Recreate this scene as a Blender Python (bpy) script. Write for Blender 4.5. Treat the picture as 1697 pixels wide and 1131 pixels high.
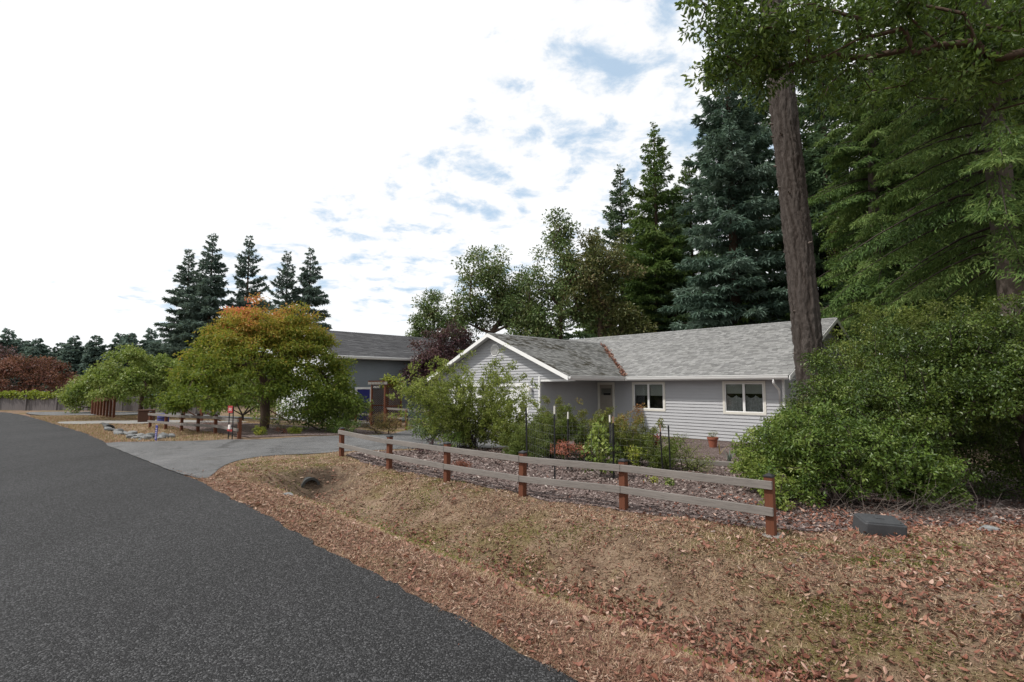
import bpy, math, random
import numpy as np
R = math.radians
for o in list(bpy.data.objects): bpy.data.objects.remove(o)
S = bpy.context.scene
COL = S.collection
rng = np.random.default_rng(11)
random.seed(5)

# ------------------------------------------------------------------ camera, sky, sun, exposure
cd = bpy.data.cameras.new('camera'); cam = bpy.data.objects.new('camera', cd); COL.objects.link(cam)
cd.lens = 860/1697*36; cd.sensor_width = 36; cd.clip_end = 3000; cd.clip_start = 0.05
cam.location = (0, 0, 1.65); cam.rotation_euler = (R(90)+math.atan(74.5/860), 0, 0)
S.camera = cam

SUN_AZ = R(199)      # measured from +X, counter-clockwise: the sun stands to the left
SUN_EL = R(52)
sd = (math.cos(SUN_EL)*math.cos(SUN_AZ), math.cos(SUN_EL)*math.sin(SUN_AZ), math.sin(SUN_EL))
w = bpy.data.worlds.new('World'); S.world = w; w.use_nodes = True
nt = w.node_tree; nt.nodes.clear()
def wn(t, **k):
    n = nt.nodes.new(t)
    for a, b in k.items(): setattr(n, a, b)
    return n
def wmath(op, a, b=None, clamp=False):
    n = wn('ShaderNodeMath', operation=op, use_clamp=clamp)
    for i, q in enumerate((a, b)):
        if q is None: continue
        if isinstance(q, (int, float)): n.inputs[i].default_value = q
        else: nt.links.new(q, n.inputs[i])
    return n.outputs[0]
sky = wn('ShaderNodeTexSky', sky_type='NISHITA', sun_disc=False)
sky.sun_elevation = SUN_EL; sky.sun_rotation = R(90)-SUN_AZ; sky.air_density = 1.0; sky.dust_density = 1.6
bg1 = wn('ShaderNodeBackground'); bg1.inputs[1].default_value = 0.15; nt.links.new(sky.outputs[0], bg1.inputs[0])
bg2 = wn('ShaderNodeBackground'); bg2.inputs[1].default_value = 1.32
tc = wn('ShaderNodeTexCoord'); sep = wn('ShaderNodeSeparateXYZ'); nt.links.new(tc.outputs['Generated'], sep.inputs[0])
zz = wmath('ADD', wmath('MAXIMUM', sep.outputs[2], 0.0), 0.16)
cmb = wn('ShaderNodeCombineXYZ')
nt.links.new(wmath('DIVIDE', sep.outputs[0], zz), cmb.inputs[0]); nt.links.new(wmath('DIVIDE', sep.outputs[1], zz), cmb.inputs[1])
cmb.inputs[2].default_value = 4.3
n1 = wn('ShaderNodeTexNoise'); n1.inputs['Scale'].default_value = 6.5; n1.inputs['Detail'].default_value = 9; n1.inputs['Roughness'].default_value = 0.62; n1.inputs['Distortion'].default_value = 0.25
n2 = wn('ShaderNodeTexNoise'); n2.inputs['Scale'].default_value = 0.8; n2.inputs['Detail'].default_value = 3
nt.links.new(cmb.outputs[0], n1.inputs['Vector']); nt.links.new(cmb.outputs[0], n2.inputs['Vector'])
dot = wn('ShaderNodeVectorMath', operation='DOT_PRODUCT'); nt.links.new(tc.outputs['Generated'], dot.inputs[0]); dot.inputs[1].default_value = sd
glare = wmath('MULTIPLY', wmath('MAXIMUM', wmath('SUBTRACT', dot.outputs['Value'], 0.24), 0.0), 1.0)
hor = wmath('MULTIPLY', wmath('POWER', wmath('SUBTRACT', 1.0, wmath('MAXIMUM', sep.outputs[2], 0.0)), 4.0), 0.14)
tot = wmath('ADD', wmath('ADD', wmath('MULTIPLY', n1.outputs[0], 0.72), wmath('MULTIPLY', n2.outputs[0], 0.28)), wmath('ADD', glare, hor))
mr = wn('ShaderNodeMapRange', interpolation_type='SMOOTHSTEP'); nt.links.new(tot, mr.inputs[0])
mr.inputs[1].default_value = 0.37; mr.inputs[2].default_value = 0.585
mr.inputs[3].default_value = 0.62
cc = wn('ShaderNodeValToRGB'); nt.links.new(mr.outputs[0], cc.inputs[0]); cc.color_ramp.elements[0].position = .62; cc.color_ramp.elements[0].color = (.64, .82, 1.0, 1); cc.color_ramp.elements[1].color = (.97, .985, 1, 1); cc.color_ramp.elements[1].position = .9
nt.links.new(cc.outputs[0], bg2.inputs[0])
mx = wn('ShaderNodeMixShader'); nt.links.new(mr.outputs[0], mx.inputs[0])
nt.links.new(bg1.outputs[0], mx.inputs[1]); nt.links.new(bg2.outputs[0], mx.inputs[2])
wo = wn('ShaderNodeOutputWorld'); nt.links.new(mx.outputs[0], wo.inputs[0])

sl = bpy.data.lights.new('sun', 'SUN'); so = bpy.data.objects.new('sun', sl); COL.objects.link(so)
sl.energy = 4.4; sl.angle = R(3.0); sl.color = (1.0, 0.955, 0.89)
from mathutils import Vector, Matrix
so.rotation_euler = Vector(sd).to_track_quat('Z', 'Y').to_euler()
so.location = (-20, 0, 30)
vs = S.view_settings; vs.view_transform = 'Standard'; vs.look = 'None'; vs.exposure = -0.28; vs.gamma = 1.0
vs.use_curve_mapping = False

# ------------------------------------------------------------------ helpers: objects
def tag(o, label=None, cat=None, group=None, kind=None):
    for k, v in (('label', label), ('category', cat), ('group', group), ('kind', kind)):
        if v: o[k] = v
    return o
def mk(name, V, F, mat=None, parent=None, smooth=False, attrs=None):
    V = np.asarray(V, np.float32).reshape(-1, 3)
    if not isinstance(F, list): F = [F]
    F = [np.asarray(f, np.int32) for f in F if len(f)]
    me = bpy.data.meshes.new(name)
    me.vertices.add(len(V)); me.vertices.foreach_set('co', V.ravel())
    tot = np.concatenate([np.full(len(f), f.shape[1], np.int32) for f in F])
    idx = np.concatenate([f.ravel() for f in F])
    me.loops.add(len(idx)); me.loops.foreach_set('vertex_index', idx)
    me.polygons.add(len(tot))
    st = np.concatenate([[0], np.cumsum(tot)[:-1]]).astype(np.int32)
    me.polygons.foreach_set('loop_start', st); me.polygons.foreach_set('loop_total', tot)
    me.polygons.foreach_set('use_smooth', np.full(len(tot), smooth))
    for k, a in (attrs or {}).items():
        at = me.attributes.new(k, 'FLOAT', 'POINT'); at.data.foreach_set('value', np.asarray(a, np.float32))
    me.update(calc_edges=True); me.validate()
    if mat: me.materials.append(mat)
    o = bpy.data.objects.new(name, me); COL.objects.link(o)
    if parent: o.parent = parent
    return o
def empty(name, loc, rz=0, **k):
    o = bpy.data.objects.new(name, None); COL.objects.link(o); o.location = loc; o.rotation_euler = (0, 0, rz)
    o.empty_display_size = 0.2
    return tag(o, **k)
def join(parts):
    V = []; F = []; n = 0; rn = []
    for v, f in parts:
        v = np.asarray(v, float).reshape(-1, 3)
        V.append(v); F += [np.asarray(q) + n for q in (f if isinstance(f, list) else [f]) if len(q)]; n += len(v)
    return np.concatenate(V), F
BF = np.array([[0,3,2,1],[4,5,6,7],[0,1,5,4],[1,2,6,5],[2,3,7,6],[3,0,4,7]])
def box(x0, x1, y0, y1, z0, z1):
    return np.array([[x0,y0,z0],[x1,y0,z0],[x1,y1,z0],[x0,y1,z0],[x0,y0,z1],[x1,y0,z1],[x1,y1,z1],[x0,y1,z1]], float), BF
def cbox(x0, x1, y0, y1, z0, z1, c=0.006):
    """box with chamfered vertical and top edges (a sawn board or moulded block)"""
    def ring(z, i): return [[x0+i+c,y0+i,z],[x1-i-c,y0+i,z],[x1-i,y0+i+c,z],[x1-i,y1-i-c,z],[x1-i-c,y1-i,z],[x0+i+c,y1-i,z],[x0+i,y1-i-c,z],[x0+i,y0+i+c,z]]
    V = ring(z0, c)+ring(z0+c, 0)+ring(z1-c, 0)+ring(z1, c)
    F4 = [[k*8+i, k*8+(i+1)%8, k*8+8+(i+1)%8, k*8+8+i] for k in range(3) for i in range(8)]
    return np.array(V, float), [np.array(F4), np.array([[7,6,5,4,3,2,1,0], [24,25,26,27,28,29,30,31]])]
def bar(p, q, wd, hg, c=0.0):
    """rectangular bar from p to q, hg vertical, wd sideways"""
    p = np.array(p, float); q = np.array(q, float); d = q-p; L = np.linalg.norm(d); d /= L
    up = np.array([0,0,1.]) if abs(d[2]) < .95 else np.array([0,1.,0]); s = np.cross(d, up); s /= np.linalg.norm(s); n = np.cross(s, d)
    V, F = box(0, L, -wd/2, wd/2, -hg/2, hg/2)
    return p+V[:, :1]*d-V[:, 1:2]*s+V[:, 2:3]*n, F
def tube(P, rad, k=6, cap=True):
    P = np.asarray(P, float); n = len(P); rad = np.broadcast_to(np.asarray(rad, float), (n,))
    T = np.gradient(P, axis=0); T /= np.linalg.norm(T, axis=1)[:, None]+1e-9
    ref = np.array([0,0,1.]) if abs(T[:, 2]).mean() < .8 else np.array([1.,0,0])
    A = np.cross(T, ref); A /= np.linalg.norm(A, axis=1)[:, None]+1e-9; B = np.cross(T, A)
    an = np.arange(k)*2*np.pi/k
    V = P[:, None]+rad[:, None, None]*(np.cos(an)[None, :, None]*A[:, None]+np.sin(an)[None, :, None]*B[:, None])
    i = np.arange(n-1)[:, None]*k; j = np.arange(k)[None]; j2 = (j+1) % k
    F = np.stack([i+j, i+j2, i+k+j2, i+k+j], -1).reshape(-1, 4)
    fs = [F]
    if cap: fs += [np.array([list(range(k))[::-1], [(n-1)*k+q for q in range(k)]])]
    return V.reshape(-1, 3), fs
def cones(P0, P1, r0, r1, k=5):
    """many tapered sticks at once"""
    D = P1-P0; L = np.linalg.norm(D, axis=1)[:, None]+1e-9; D = D/L
    ref = np.where(np.abs(D[:, 2:3]) < .9, np.array([[0,0,1.]]), np.array([[1.,0,0]]))
    A = np.cross(D, ref); A /= np.linalg.norm(A, axis=1)[:, None]+1e-9; B = np.cross(D, A)
    an = np.arange(k)*2*np.pi/k; c = np.cos(an)[None, :, None]; s = np.sin(an)[None, :, None]
    ring = c*A[:, None]+s*B[:, None]
    V = np.concatenate([P0[:, None]+ring*np.asarray(r0)[:, None, None], P1[:, None]+ring*np.asarray(r1)[:, None, None]], 1)
    b = (np.arange(len(P0))*2*k)[:, None]; j = np.arange(k)[None]; j2 = (j+1) % k
    F = np.stack([b+j, b+j2, b+k+j2, b+k+j], -1).reshape(-1, 4)
    return V.reshape(-1, 3), F
def unit(a): return a/(np.linalg.norm(a, axis=-1, keepdims=True)+1e-9)
def leaves(C, A, N, ln, wd, fold=0.18):
    """rhombic folded leaves: base C, axis A, normal N"""
    A = unit(A); Sd = unit(np.cross(A, N)); Nn = np.cross(Sd, A)
    ln = np.asarray(ln)[:, None]; wd = np.asarray(wd)[:, None]
    m = C+A*ln*.45+Nn*wd*fold
    V = np.stack([C, m+Sd*wd*.5, C+A*ln-Nn*ln*.08, m-Sd*wd*.5], 1).reshape(-1, 3)
    F = np.arange(len(C)*4).reshape(-1, 4)
    return V, F
def rsph(n):
    v = rng.normal(size=(n, 3)); return unit(v)
def vnoise(x, y, sc=1.0, seed=0):
    x = np.asarray(x)*sc+seed*17.3; y = np.asarray(y)*sc+seed*9.1
    return (np.sin(x*1.7+np.sin(y*1.3)*1.2)+np.sin(y*2.1+np.sin(x*1.1+2)*1.4)+.6*np.sin(x*3.9+y*2.7+1)+.6*np.sin(y*4.3-x*3.1))/3.2

# ------------------------------------------------------------------ helpers: materials
def mat(name):
    m = bpy.data.materials.new(name); m.use_nodes = True; t = m.node_tree
    b = t.nodes['Principled BSDF']; out = t.nodes['Material Output']
    def N(ty, **k):
        n = t.nodes.new(ty)
        for a, v in k.items():
            if hasattr(n, a) and a not in n.inputs: setattr(n, a, v)
        return n
    return m, t, b, out, N
def ramp(t, N, src, stops, interp='LINEAR'):
    r = N('ShaderNodeValToRGB'); e = r.color_ramp.elements; r.color_ramp.interpolation = interp
    while len(e) < len(stops): e.new(0.5)
    for q, (p, c) in zip(e, stops): q.position = p; q.color = (*c, 1)
    if src is not None: t.links.new(src, r.inputs[0])
    return r.outputs[0]
def noise(t, N, sc, det=4, rough=.55, vec=None, mp=None):
    n = N('ShaderNodeTexNoise'); n.inputs['Scale'].default_value = sc; n.inputs['Detail'].default_value = det; n.inputs['Roughness'].default_value = rough
    if vec is None:
        tc = N('ShaderNodeTexCoord'); vec = tc.outputs['Object']
    if mp:
        m = N('ShaderNodeMapping'); m.inputs['Scale'].default_value = mp; t.links.new(vec, m.inputs[0]); vec = m.outputs[0]
    t.links.new(vec, n.inputs['Vector'])
    return n.outputs[0]
def mixc(t, N, fac, a, b, mode='MIX'):
    m = N('ShaderNodeMix', data_type='RGBA', blend_type=mode)
    for i, q in ((0, fac), (6, a), (7, b)):
        if isinstance(q, (int, float)): m.inputs[i].default_value = q
        elif isinstance(q, tuple): m.inputs[i].default_value = (*q, 1)
        else: t.links.new(q, m.inputs[i])
    return m.outputs[2]
def bump(t, N, b, h, dist, st=1.0):
    n = N('ShaderNodeBump'); n.inputs['Strength'].default_value = st; n.inputs['Distance'].default_value = dist
    t.links.new(h, n.inputs['Height']); t.links.new(n.outputs[0], b.inputs['Normal'])
def plain(name, c, rough=.6, var=.12, sc=6, bmp=0, spec=.4, metal=0, stretch=None, fine=60):
    m, t, b, out, N = mat(name)
    n = noise(t, N, sc, 5, .6, mp=stretch); f = noise(t, N, fine, 3, .6, mp=stretch)
    lo = tuple(q*(1-var*1.6) for q in c); hi = tuple(min(1, q*(1+var*1.3)) for q in c)
    col = ramp(t, N, n, [(.3, lo), (.7, hi)])
    col = mixc(t, N, .5, col, ramp(t, N, f, [(.25, lo), (.75, hi)]))
    t.links.new(col, b.inputs['Base Color']); b.inputs['Roughness'].default_value = rough
    b.inputs['Specular IOR Level'].default_value = spec; b.inputs['Metallic'].default_value = metal
    if bmp: bump(t, N, b, f, bmp)
    return m
def leafmat(name, stops, trans=.32, rough=.5, attr='rnd', spec=.35, gain=1.25):
    m, t, b, out, N = mat(name)
    stops = [(p, tuple(q*gain for q in c)) for p, c in stops]
    a = N('ShaderNodeAttribute'); a.attribute_name = attr
    col = ramp(t, N, a.outputs['Fac'], stops)
    t.links.new(col, b.inputs['Base Color']); b.inputs['Roughness'].default_value = rough; b.inputs['Specular IOR Level'].default_value = spec
    tr = N('ShaderNodeBsdfTranslucent'); tcol = mixc(t, N, .35, col, (.35, .42, .05), 'MIX'); t.links.new(mixc(t, N, .65, tcol, col), tr.inputs[0])
    mx = N('ShaderNodeMixShader'); mx.inputs[0].default_value = trans
    t.links.new(b.outputs[0], mx.inputs[1]); t.links.new(tr.outputs[0], mx.inputs[2]); t.links.new(mx.outputs[0], out.inputs[0])
    return m
def G(*cs, lo=0.05, hi=.95):
    n = len(cs); return [(lo+(hi-lo)*i/max(1, n-1), c) for i, c in enumerate(cs)]

def wood(name, c, var=.25, sc=(2, 22, 22), rough=.75, dark=None):
    m, t, b, out, N = mat(name)
    n = noise(t, N, 3, 6, .65, mp=sc); k = noise(t, N, 1.3, 3)
    col = ramp(t, N, n, [(.25, tuple(q*(1-var*1.5) for q in c)), (.5, c), (.78, tuple(min(1, q*(1+var)) for q in c))])
    col = mixc(t, N, .35, col, ramp(t, N, k, [(.35, tuple(q*.75 for q in c)), (.65, tuple(min(1, q*1.15) for q in c))]))
    vo = N('ShaderNodeTexVoronoi'); vo.inputs['Scale'].default_value = 2.6
    tcn = N('ShaderNodeTexCoord'); mp = N('ShaderNodeMapping'); mp.inputs['Scale'].default_value = (.7, 3, 3); t.links.new(tcn.outputs['Object'], mp.inputs[0]); t.links.new(mp.outputs[0], vo.inputs['Vector'])
    kn = ramp(t, N, vo.outputs['Distance'], [(.03, (.25,.2,.17)), (.07, (1,1,1))])
    col = mixc(t, N, .8, col, kn, 'MULTIPLY')
    t.links.new(col, b.inputs['Base Color']); b.inputs['Roughness'].default_value = rough; b.inputs['Specular IOR Level'].default_value = .25
    bump(t, N, b, n, .004)
    return m

# asphalt of the road: coarse dark chippings
def asphalt(name, c0, c1, c2, sc, st, big=.5, crack=False):
    m, t, b, out, N = mat(name)
    tc = N('ShaderNodeTexCoord'); vo = N('ShaderNodeTexVoronoi'); vo.inputs['Scale'].default_value = sc; t.links.new(tc.outputs['Object'], vo.inputs['Vector'])
    sepc = N('ShaderNodeSeparateColor'); t.links.new(vo.outputs['Color'], sepc.inputs[0])
    col = ramp(t, N, sepc.outputs[0], [(0, c0), (.55, c1), (.86, c2), (1, tuple(q*1.9 for q in c2))])
    n = noise(t, N, big, 4, .6); col = mixc(t, N, .55, col, ramp(t, N, n, [(.3, (.55,.55,.56)), (.7, (1,1,1))]), 'MULTIPLY')
    n5 = noise(t, N, 9, 3, .6); col = mixc(t, N, .5, col, ramp(t, N, n5, [(.3, (.62,.62,.62)), (.7, (1,1,1))]), 'MULTIPLY')
    wt_ = noise(t, N, 1.0, 3, .5, mp=(.5, .5, .5)); wv = N('ShaderNodeMapping'); wv.inputs['Rotation'].default_value = (0, 0, R(45)); wv.inputs['Scale'].default_value = (.9, .05, 1); t.links.new(tc.outputs['Object'], wv.inputs[0])
    tr = noise(t, N, 1.0, 3, .5, vec=wv.outputs[0]); col = mixc(t, N, .6, col, ramp(t, N, tr, [(.35, (.72,.72,.72)), (.62, (1,1,1))]), 'MULTIPLY')
    if crack:
        ve = N('ShaderNodeTexVoronoi', feature='DISTANCE_TO_EDGE'); ve.inputs['Scale'].default_value = .42; nz = noise(t, N, 2.2, 4, .6); mv = N('ShaderNodeVectorMath', operation='ADD'); sc_ = N('ShaderNodeVectorMath', operation='SCALE'); sc_.inputs['Scale'].default_value = .8
        cbn = N('ShaderNodeCombineXYZ'); t.links.new(nz, cbn.inputs[0]); t.links.new(nz, cbn.inputs[1]); t.links.new(cbn.outputs[0], sc_.inputs[0]); t.links.new(tc.outputs['Object'], mv.inputs[0]); t.links.new(sc_.outputs[0], mv.inputs[1]); t.links.new(mv.outputs[0], ve.inputs['Vector'])
        col = mixc(t, N, .7, col, ramp(t, N, ve.outputs['Distance'], [(.004, (.35,.34,.33)), (.012, (1,1,1))]), 'MULTIPLY')
        st_n = noise(t, N, 1.7, 5, .7); col = mixc(t, N, .6, col, ramp(t, N, st_n, [(.36, (.6,.58,.55)), (.5, (1,1,1))]), 'MULTIPLY')
    t.links.new(col, b.inputs['Base Color']); b.inputs['Roughness'].default_value = .78; b.inputs['Specular IOR Level'].default_value = .35
    d = N('ShaderNodeMath', operation='MULTIPLY'); t.links.new(vo.outputs['Distance'], d.inputs[0]); d.inputs[1].default_value = -1.0
    add = N('ShaderNodeMath', operation='ADD'); t.links.new(d.outputs[0], add.inputs[0]); t.links.new(sepc.outputs[1], add.inputs[1])
    bump(t, N, b, add.outputs[0], st)
    return m
M = {}
M['road'] = asphalt('road_chippings', (.008,.008,.009), (.029,.029,.031), (.082,.082,.085), 95, .011, .35)
M['drive'] = asphalt('driveway_asphalt', (.10,.10,.102), (.15,.15,.153), (.2,.2,.2), 140, .003, .8, True)
M['concrete'] = plain('pale_concrete', (.23,.222,.21), .85, .15, 5, .003)

def groundmat():
    m, t, b, out, N = mat('dry_grass_soil')
    n = noise(t, N, .55, 5, .6); n2 = noise(t, N, 3.2, 5, .65); n3 = noise(t, N, 38, 4, .7)
    col = ramp(t, N, n2, [(.28, (.12,.08,.058)), (.45, (.225,.16,.112)), (.6, (.30,.22,.155)), (.78, (.18,.15,.07))])
    moss = ramp(t, N, n, [(.5, (0,0,0)), (.62, (1,1,1))]); col = mixc(t, N, moss, col, ramp(t, N, n2, [(.35, (.20,.155,.07)), (.6, (.125,.12,.032))]))
    red = N('ShaderNodeAttribute'); red.attribute_name = 'edge'
    col = mixc(t, N, red.outputs['Fac'], col, ramp(t, N, n2, [(.3, (.13,.075,.055)), (.7, (.26,.165,.125))]))
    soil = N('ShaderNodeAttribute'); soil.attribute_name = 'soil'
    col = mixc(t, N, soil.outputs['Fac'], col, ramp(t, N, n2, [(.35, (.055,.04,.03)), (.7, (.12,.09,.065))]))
    col = mixc(t, N, .75, col, ramp(t, N, n3, [(.3, (.45,.42,.4)), (.65, (1,1,1))]), 'MULTIPLY')
    t.links.new(col, b.inputs['Base Color']); b.inputs['Roughness'].default_value = .95; b.inputs['Specular IOR Level'].default_value = .1
    bump(t, N, b, n3, .03)
    return m
M['ground'] = groundmat()
def mulchmat():
    m, t, b, out, N = mat('bark_mulch')
    tc = N('ShaderNodeTexCoord'); vo = N('ShaderNodeTexVoronoi'); vo.inputs['Scale'].default_value = 34; vo.inputs['Randomness'].default_value = 1
    mp = N('ShaderNodeMapping'); mp.inputs['Scale'].default_value = (1, 1.7, 1); mp.inputs['Rotation'].default_value = (0, 0, .6); t.links.new(tc.outputs['Object'], mp.inputs[0]); t.links.new(mp.outputs[0], vo.inputs['Vector'])
    sc = N('ShaderNodeSeparateColor'); t.links.new(vo.outputs['Color'], sc.inputs[0])
    col = ramp(t, N, sc.outputs[0], [(0, (.045,.032,.029)), (.5, (.135,.098,.09)), (.85, (.23,.18,.17)), (1, (.4,.34,.32))])
    n = noise(t, N, 1.2, 4); col = mixc(t, N, .5, col, ramp(t, N, n, [(.35, (.65,.6,.55)), (.65, (1,1,1))]), 'MULTIPLY')
    t.links.new(col, b.inputs['Base Color']); b.inputs['Roughness'].default_value = .92; b.inputs['Specular IOR Level'].default_value = .15
    bump(t, N, b, sc.outputs[1], .02)
    return m
M['mulch'] = mulchmat()
M['chip'] = leafmat('bark_chips', G((.05,.034,.03), (.14,.1,.09), (.23,.18,.165), (.42,.37,.34)), trans=0, rough=.9, spec=.1, gain=1.0)

# ------------------------------------------------------------------ the lie of the land
EDGE = np.array([[40,-38.5],[3.3,0.0],[0.41,3.05],[-1.74,5.34],[-5.26,9.08],[-9.82,13.38],[-14.98,18.47],[-26.5,28.74],[-30.8,32.3],[-38,36.8],[-52,41.5],[-90,46]])
def edge_b(x, y):
    """signed distance to the right-hand road edge (positive on the garden side)"""
    x = np.asarray(x, float); y = np.asarray(y, float); best = np.full(x.shape, 1e9); sg = np.ones(x.shape)
    for p, q in zip(EDGE[:-1], EDGE[1:]):
        d = q-p; L = d@d; tt = np.clip(((x-p[0])*d[0]+(y-p[1])*d[1])/L, 0, 1)
        ex = x-(p[0]+tt*d[0]); ey = y-(p[1]+tt*d[1]); ds = np.hypot(ex, ey); cr = ex*d[1]-ey*d[0]
        k = ds < best-1e-6; best = np.where(k, ds, best); sg = np.where(k, np.where(cr >= 0, 1, -1), sg)
    return best*sg
def sm(x, a, b): u = np.clip((np.asarray(x, float)-a)/(b-a), 0, 1); return u*u*(3-2*u)
def along(x, y): return -.7*np.asarray(x, float)+.714*np.asarray(y, float)
def hgt(x, y):
    x = np.asarray(x, float); y = np.asarray(y, float)
    b = edge_b(x, y); a = along(x, y)
    msk = (1-sm(a, 9.75, 10.45))*sm(a, -9, -4)*.46+sm(a, 19.6, 20.6)*(1-sm(a, 26.4, 27.6))*.30
    h = -msk*np.exp(-((b-1.72)/.72)**2)
    h = h-.50*sm(b, 4.2, 12.5)
    h = h+.016*vnoise(x, y, 1.6, 1)*sm(b, .1, .8)*(1-.7*sm(b, 9, 12))
    h = h+.035*np.exp(-((b-3.2)/1.0)**2)*vnoise(x, y, .7, 3)
    h = h-.05*(1-sm(b, -.12, .06))-.012*(1-sm(b, 0, .3))
    h = h+(0.9*vnoise(x, y, .02, 5)+.3)*sm(np.hypot(x, y), 90, 300)
    return h
def H1(x, y): return float(hgt(np.array([x]), np.array([y]))[0])

def axis(segs):
    out = []
    for a, b, s in segs: out += list(np.linspace(a, b, max(1, int(round((b-a)/s))), endpoint=False))
    return np.array(out+[segs[-1][1]])
gx = axis([(-900,-200,100),(-200,-60,20),(-60,-24,2),(-24,-8,.3),(-8,9,.11),(9,20,.5),(20,60,4),(60,200,20),(200,900,100)])
gy = axis([(-300,-40,40),(-40,-6,3),(-6,1.5,.5),(1.5,13,.11),(13,30,.3),(30,60,2),(60,200,20),(200,1200,100)])
XX, YY = np.meshgrid(gx, gy); ZZ = hgt(XX, YY)
nx, ny = len(gx), len(gy); i = np.arange(ny-1)[:, None]*nx+np.arange(nx-1)[None]
GF = np.stack([i, i+1, i+nx+1, i+nx], -1).reshape(-1, 4)
bb = edge_b(XX, YY); aa = along(XX, YY)
edge = (1-sm(bb, .35, 1.5))*(.65+.35*vnoise(XX, YY, 2.1, 4))
edge = np.clip(edge, 0, 1)
cul = np.exp(-((XX+3.75)**2+(YY-10.35)**2)/.42)
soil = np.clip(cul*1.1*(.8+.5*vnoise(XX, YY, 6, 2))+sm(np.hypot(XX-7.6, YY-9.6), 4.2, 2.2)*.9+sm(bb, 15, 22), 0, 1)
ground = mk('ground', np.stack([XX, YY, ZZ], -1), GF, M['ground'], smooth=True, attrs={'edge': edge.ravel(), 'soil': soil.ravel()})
tag(ground, 'dry grass verge and ground around the houses', 'ground', kind='structure')

def strip_along(path_r, width, z, step=.25, wob=.0, cross=14):
    P = np.array(path_r, float); d = np.r_[0, np.cumsum(np.linalg.norm(np.diff(P, axis=0), axis=1))]
    s = np.unique(np.r_[np.arange(0, d[-1], step), d[-1]])
    x = np.interp(s, d, P[:, 0]); y = np.interp(s, d, P[:, 1])
    k = int(max(3, 1.2/step)); ker = np.ones(k)/k
    xs = np.convolve(np.pad(x, k//2, 'edge'), ker, 'valid')[:len(s)]; ys = np.convolve(np.pad(y, k//2, 'edge'), ker, 'valid')[:len(s)]
    tx = np.gradient(xs); ty = np.gradient(ys); L = np.hypot(tx, ty); nx_, ny_ = -ty/L, tx/L
    of = np.linspace(0, width, cross)[None]+np.zeros((len(s), 1))
    if wob: of[:, 0] += wob*(vnoise(s*3.1, s*.7, 1, 2)+.7*vnoise(s*11, s*3, 1, 5))
    X = xs[:, None]+nx_[:, None]*of; Y = ys[:, None]+ny_[:, None]*of
    crown = z+.02*np.sin(np.pi*np.clip(of/width, 0, 1)); crown[:, 0] -= .018
    V = np.stack([X, Y, crown], -1); n = cross; m = len(s)
    i = np.arange(m-1)[:, None]*n+np.arange(n-1)[None]
    return V.reshape(-1, 3), np.stack([i, i+n, i+n+1, i+1], -1).reshape(-1, 4)
rp = EDGE.copy()
V, F = strip_along(rp, 6.4, 0.0, .12, .055)
road = mk('road', V, F, M['road'], smooth=True); tag(road, 'dark grey chip-sealed asphalt road', 'road', kind='structure')

def inpoly(x, y, P):
    x = np.asarray(x); y = np.asarray(y); c = np.zeros(x.shape, bool); n = len(P)
    for i in range(n):
        x0, y0 = P[i]; x1, y1 = P[(i+1) % n]
        if y0 == y1: continue
        k = ((y0 > y) != (y1 > y)) & (x < (x1-x0)*(y-y0)/(y1-y0)+x0); c ^= k
    return c
def smoothpoly(P, it=2):
    P = np.array(P, float)
    for _ in range(it):
        Q = np.roll(P, -1, 0); P = np.stack([.75*P+.25*Q, .25*P+.75*Q], 1).reshape(-1, 2)
    return P
def sheet(name, poly, mt, dz, step, wob=.0, wsc=2.5, h=None):
    """draped sheet: a triangulated fill of a polygon laid on the land"""
    import bmesh
    P = np.array(poly, float)
    pts = []
    for p, q in zip(P, np.roll(P, -1, 0)):
        n = max(1, int(np.linalg.norm(q-p)/step)); pts += [p+(q-p)*k/n for k in range(n)]
    pts = np.array(pts)
    if wob: pts = pts+wob*np.stack([vnoise(pts[:, 0], pts[:, 1], wsc, 7), vnoise(pts[:, 0], pts[:, 1], wsc, 8)], -1)
    x0, y0 = pts.min(0); x1, y1 = pts.max(0)
    gx = np.arange(x0, x1, step); gy = np.arange(y0, y1, step); X, Y = np.meshgrid(gx, gy)
    k = inpoly(X, Y, pts)
    # keep inner points away from the rim
    I = np.stack([X[k], Y[k]], -1)
    keep = np.ones(len(I), bool)
    for c in range(0, len(I), 4000):
        d = ((I[c:c+4000, None]-pts[None])**2).sum(-1).min(1); keep[c:c+4000] = d > (step*.55)**2
    I = I[keep]
    from mathutils.geometry import delaunay_2d_cdt
    vs_ = [Vector(p) for p in np.concatenate([pts, I])]
    n = len(pts); r = delaunay_2d_cdt(vs_, [], [list(range(n))], 1, 1e-4)
    xy = np.array([[v.x, v.y] for v in r[0]]); fc = np.array([f for f in r[2] if len(f) == 3])
    z = (h or hgt)(xy[:, 0], xy[:, 1])+dz
    a = xy[fc]; cr = (a[:, 1, 0]-a[:, 0, 0])*(a[:, 2, 1]-a[:, 0, 1])-(a[:, 1, 1]-a[:, 0, 1])*(a[:, 2, 0]-a[:, 0, 0])
    fc[cr < 0] = fc[cr < 0][:, ::-1]
    o = mk(name, np.c_[xy, z], fc, mt, smooth=True); o['_n'] = n
    return o, pts
DRIVE = smoothpoly([(-5.30,9.05),(-5.75,10.3),(-6.15,11.5),(-5.9,12.35),(-5.15,12.9),(-4.3,13.02),(-2.7,13.9),(-.6,16.2),(1.6,19.6),(1.6,22.4),(-3.9,27.6),(-5.2,26.6),(-5.0,21),(-5.5,18.9),(-6.8,17.0),(-8.3,16.05),(-10.6,15.6),(-11.9,15.5),(-11.6,14.95),(-9.9,13.4)], 2)
def hd(x, y):
    return np.maximum(hgt(x, y), -.012-.50*sm(edge_b(x, y), 4.2, 12.5))
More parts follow.
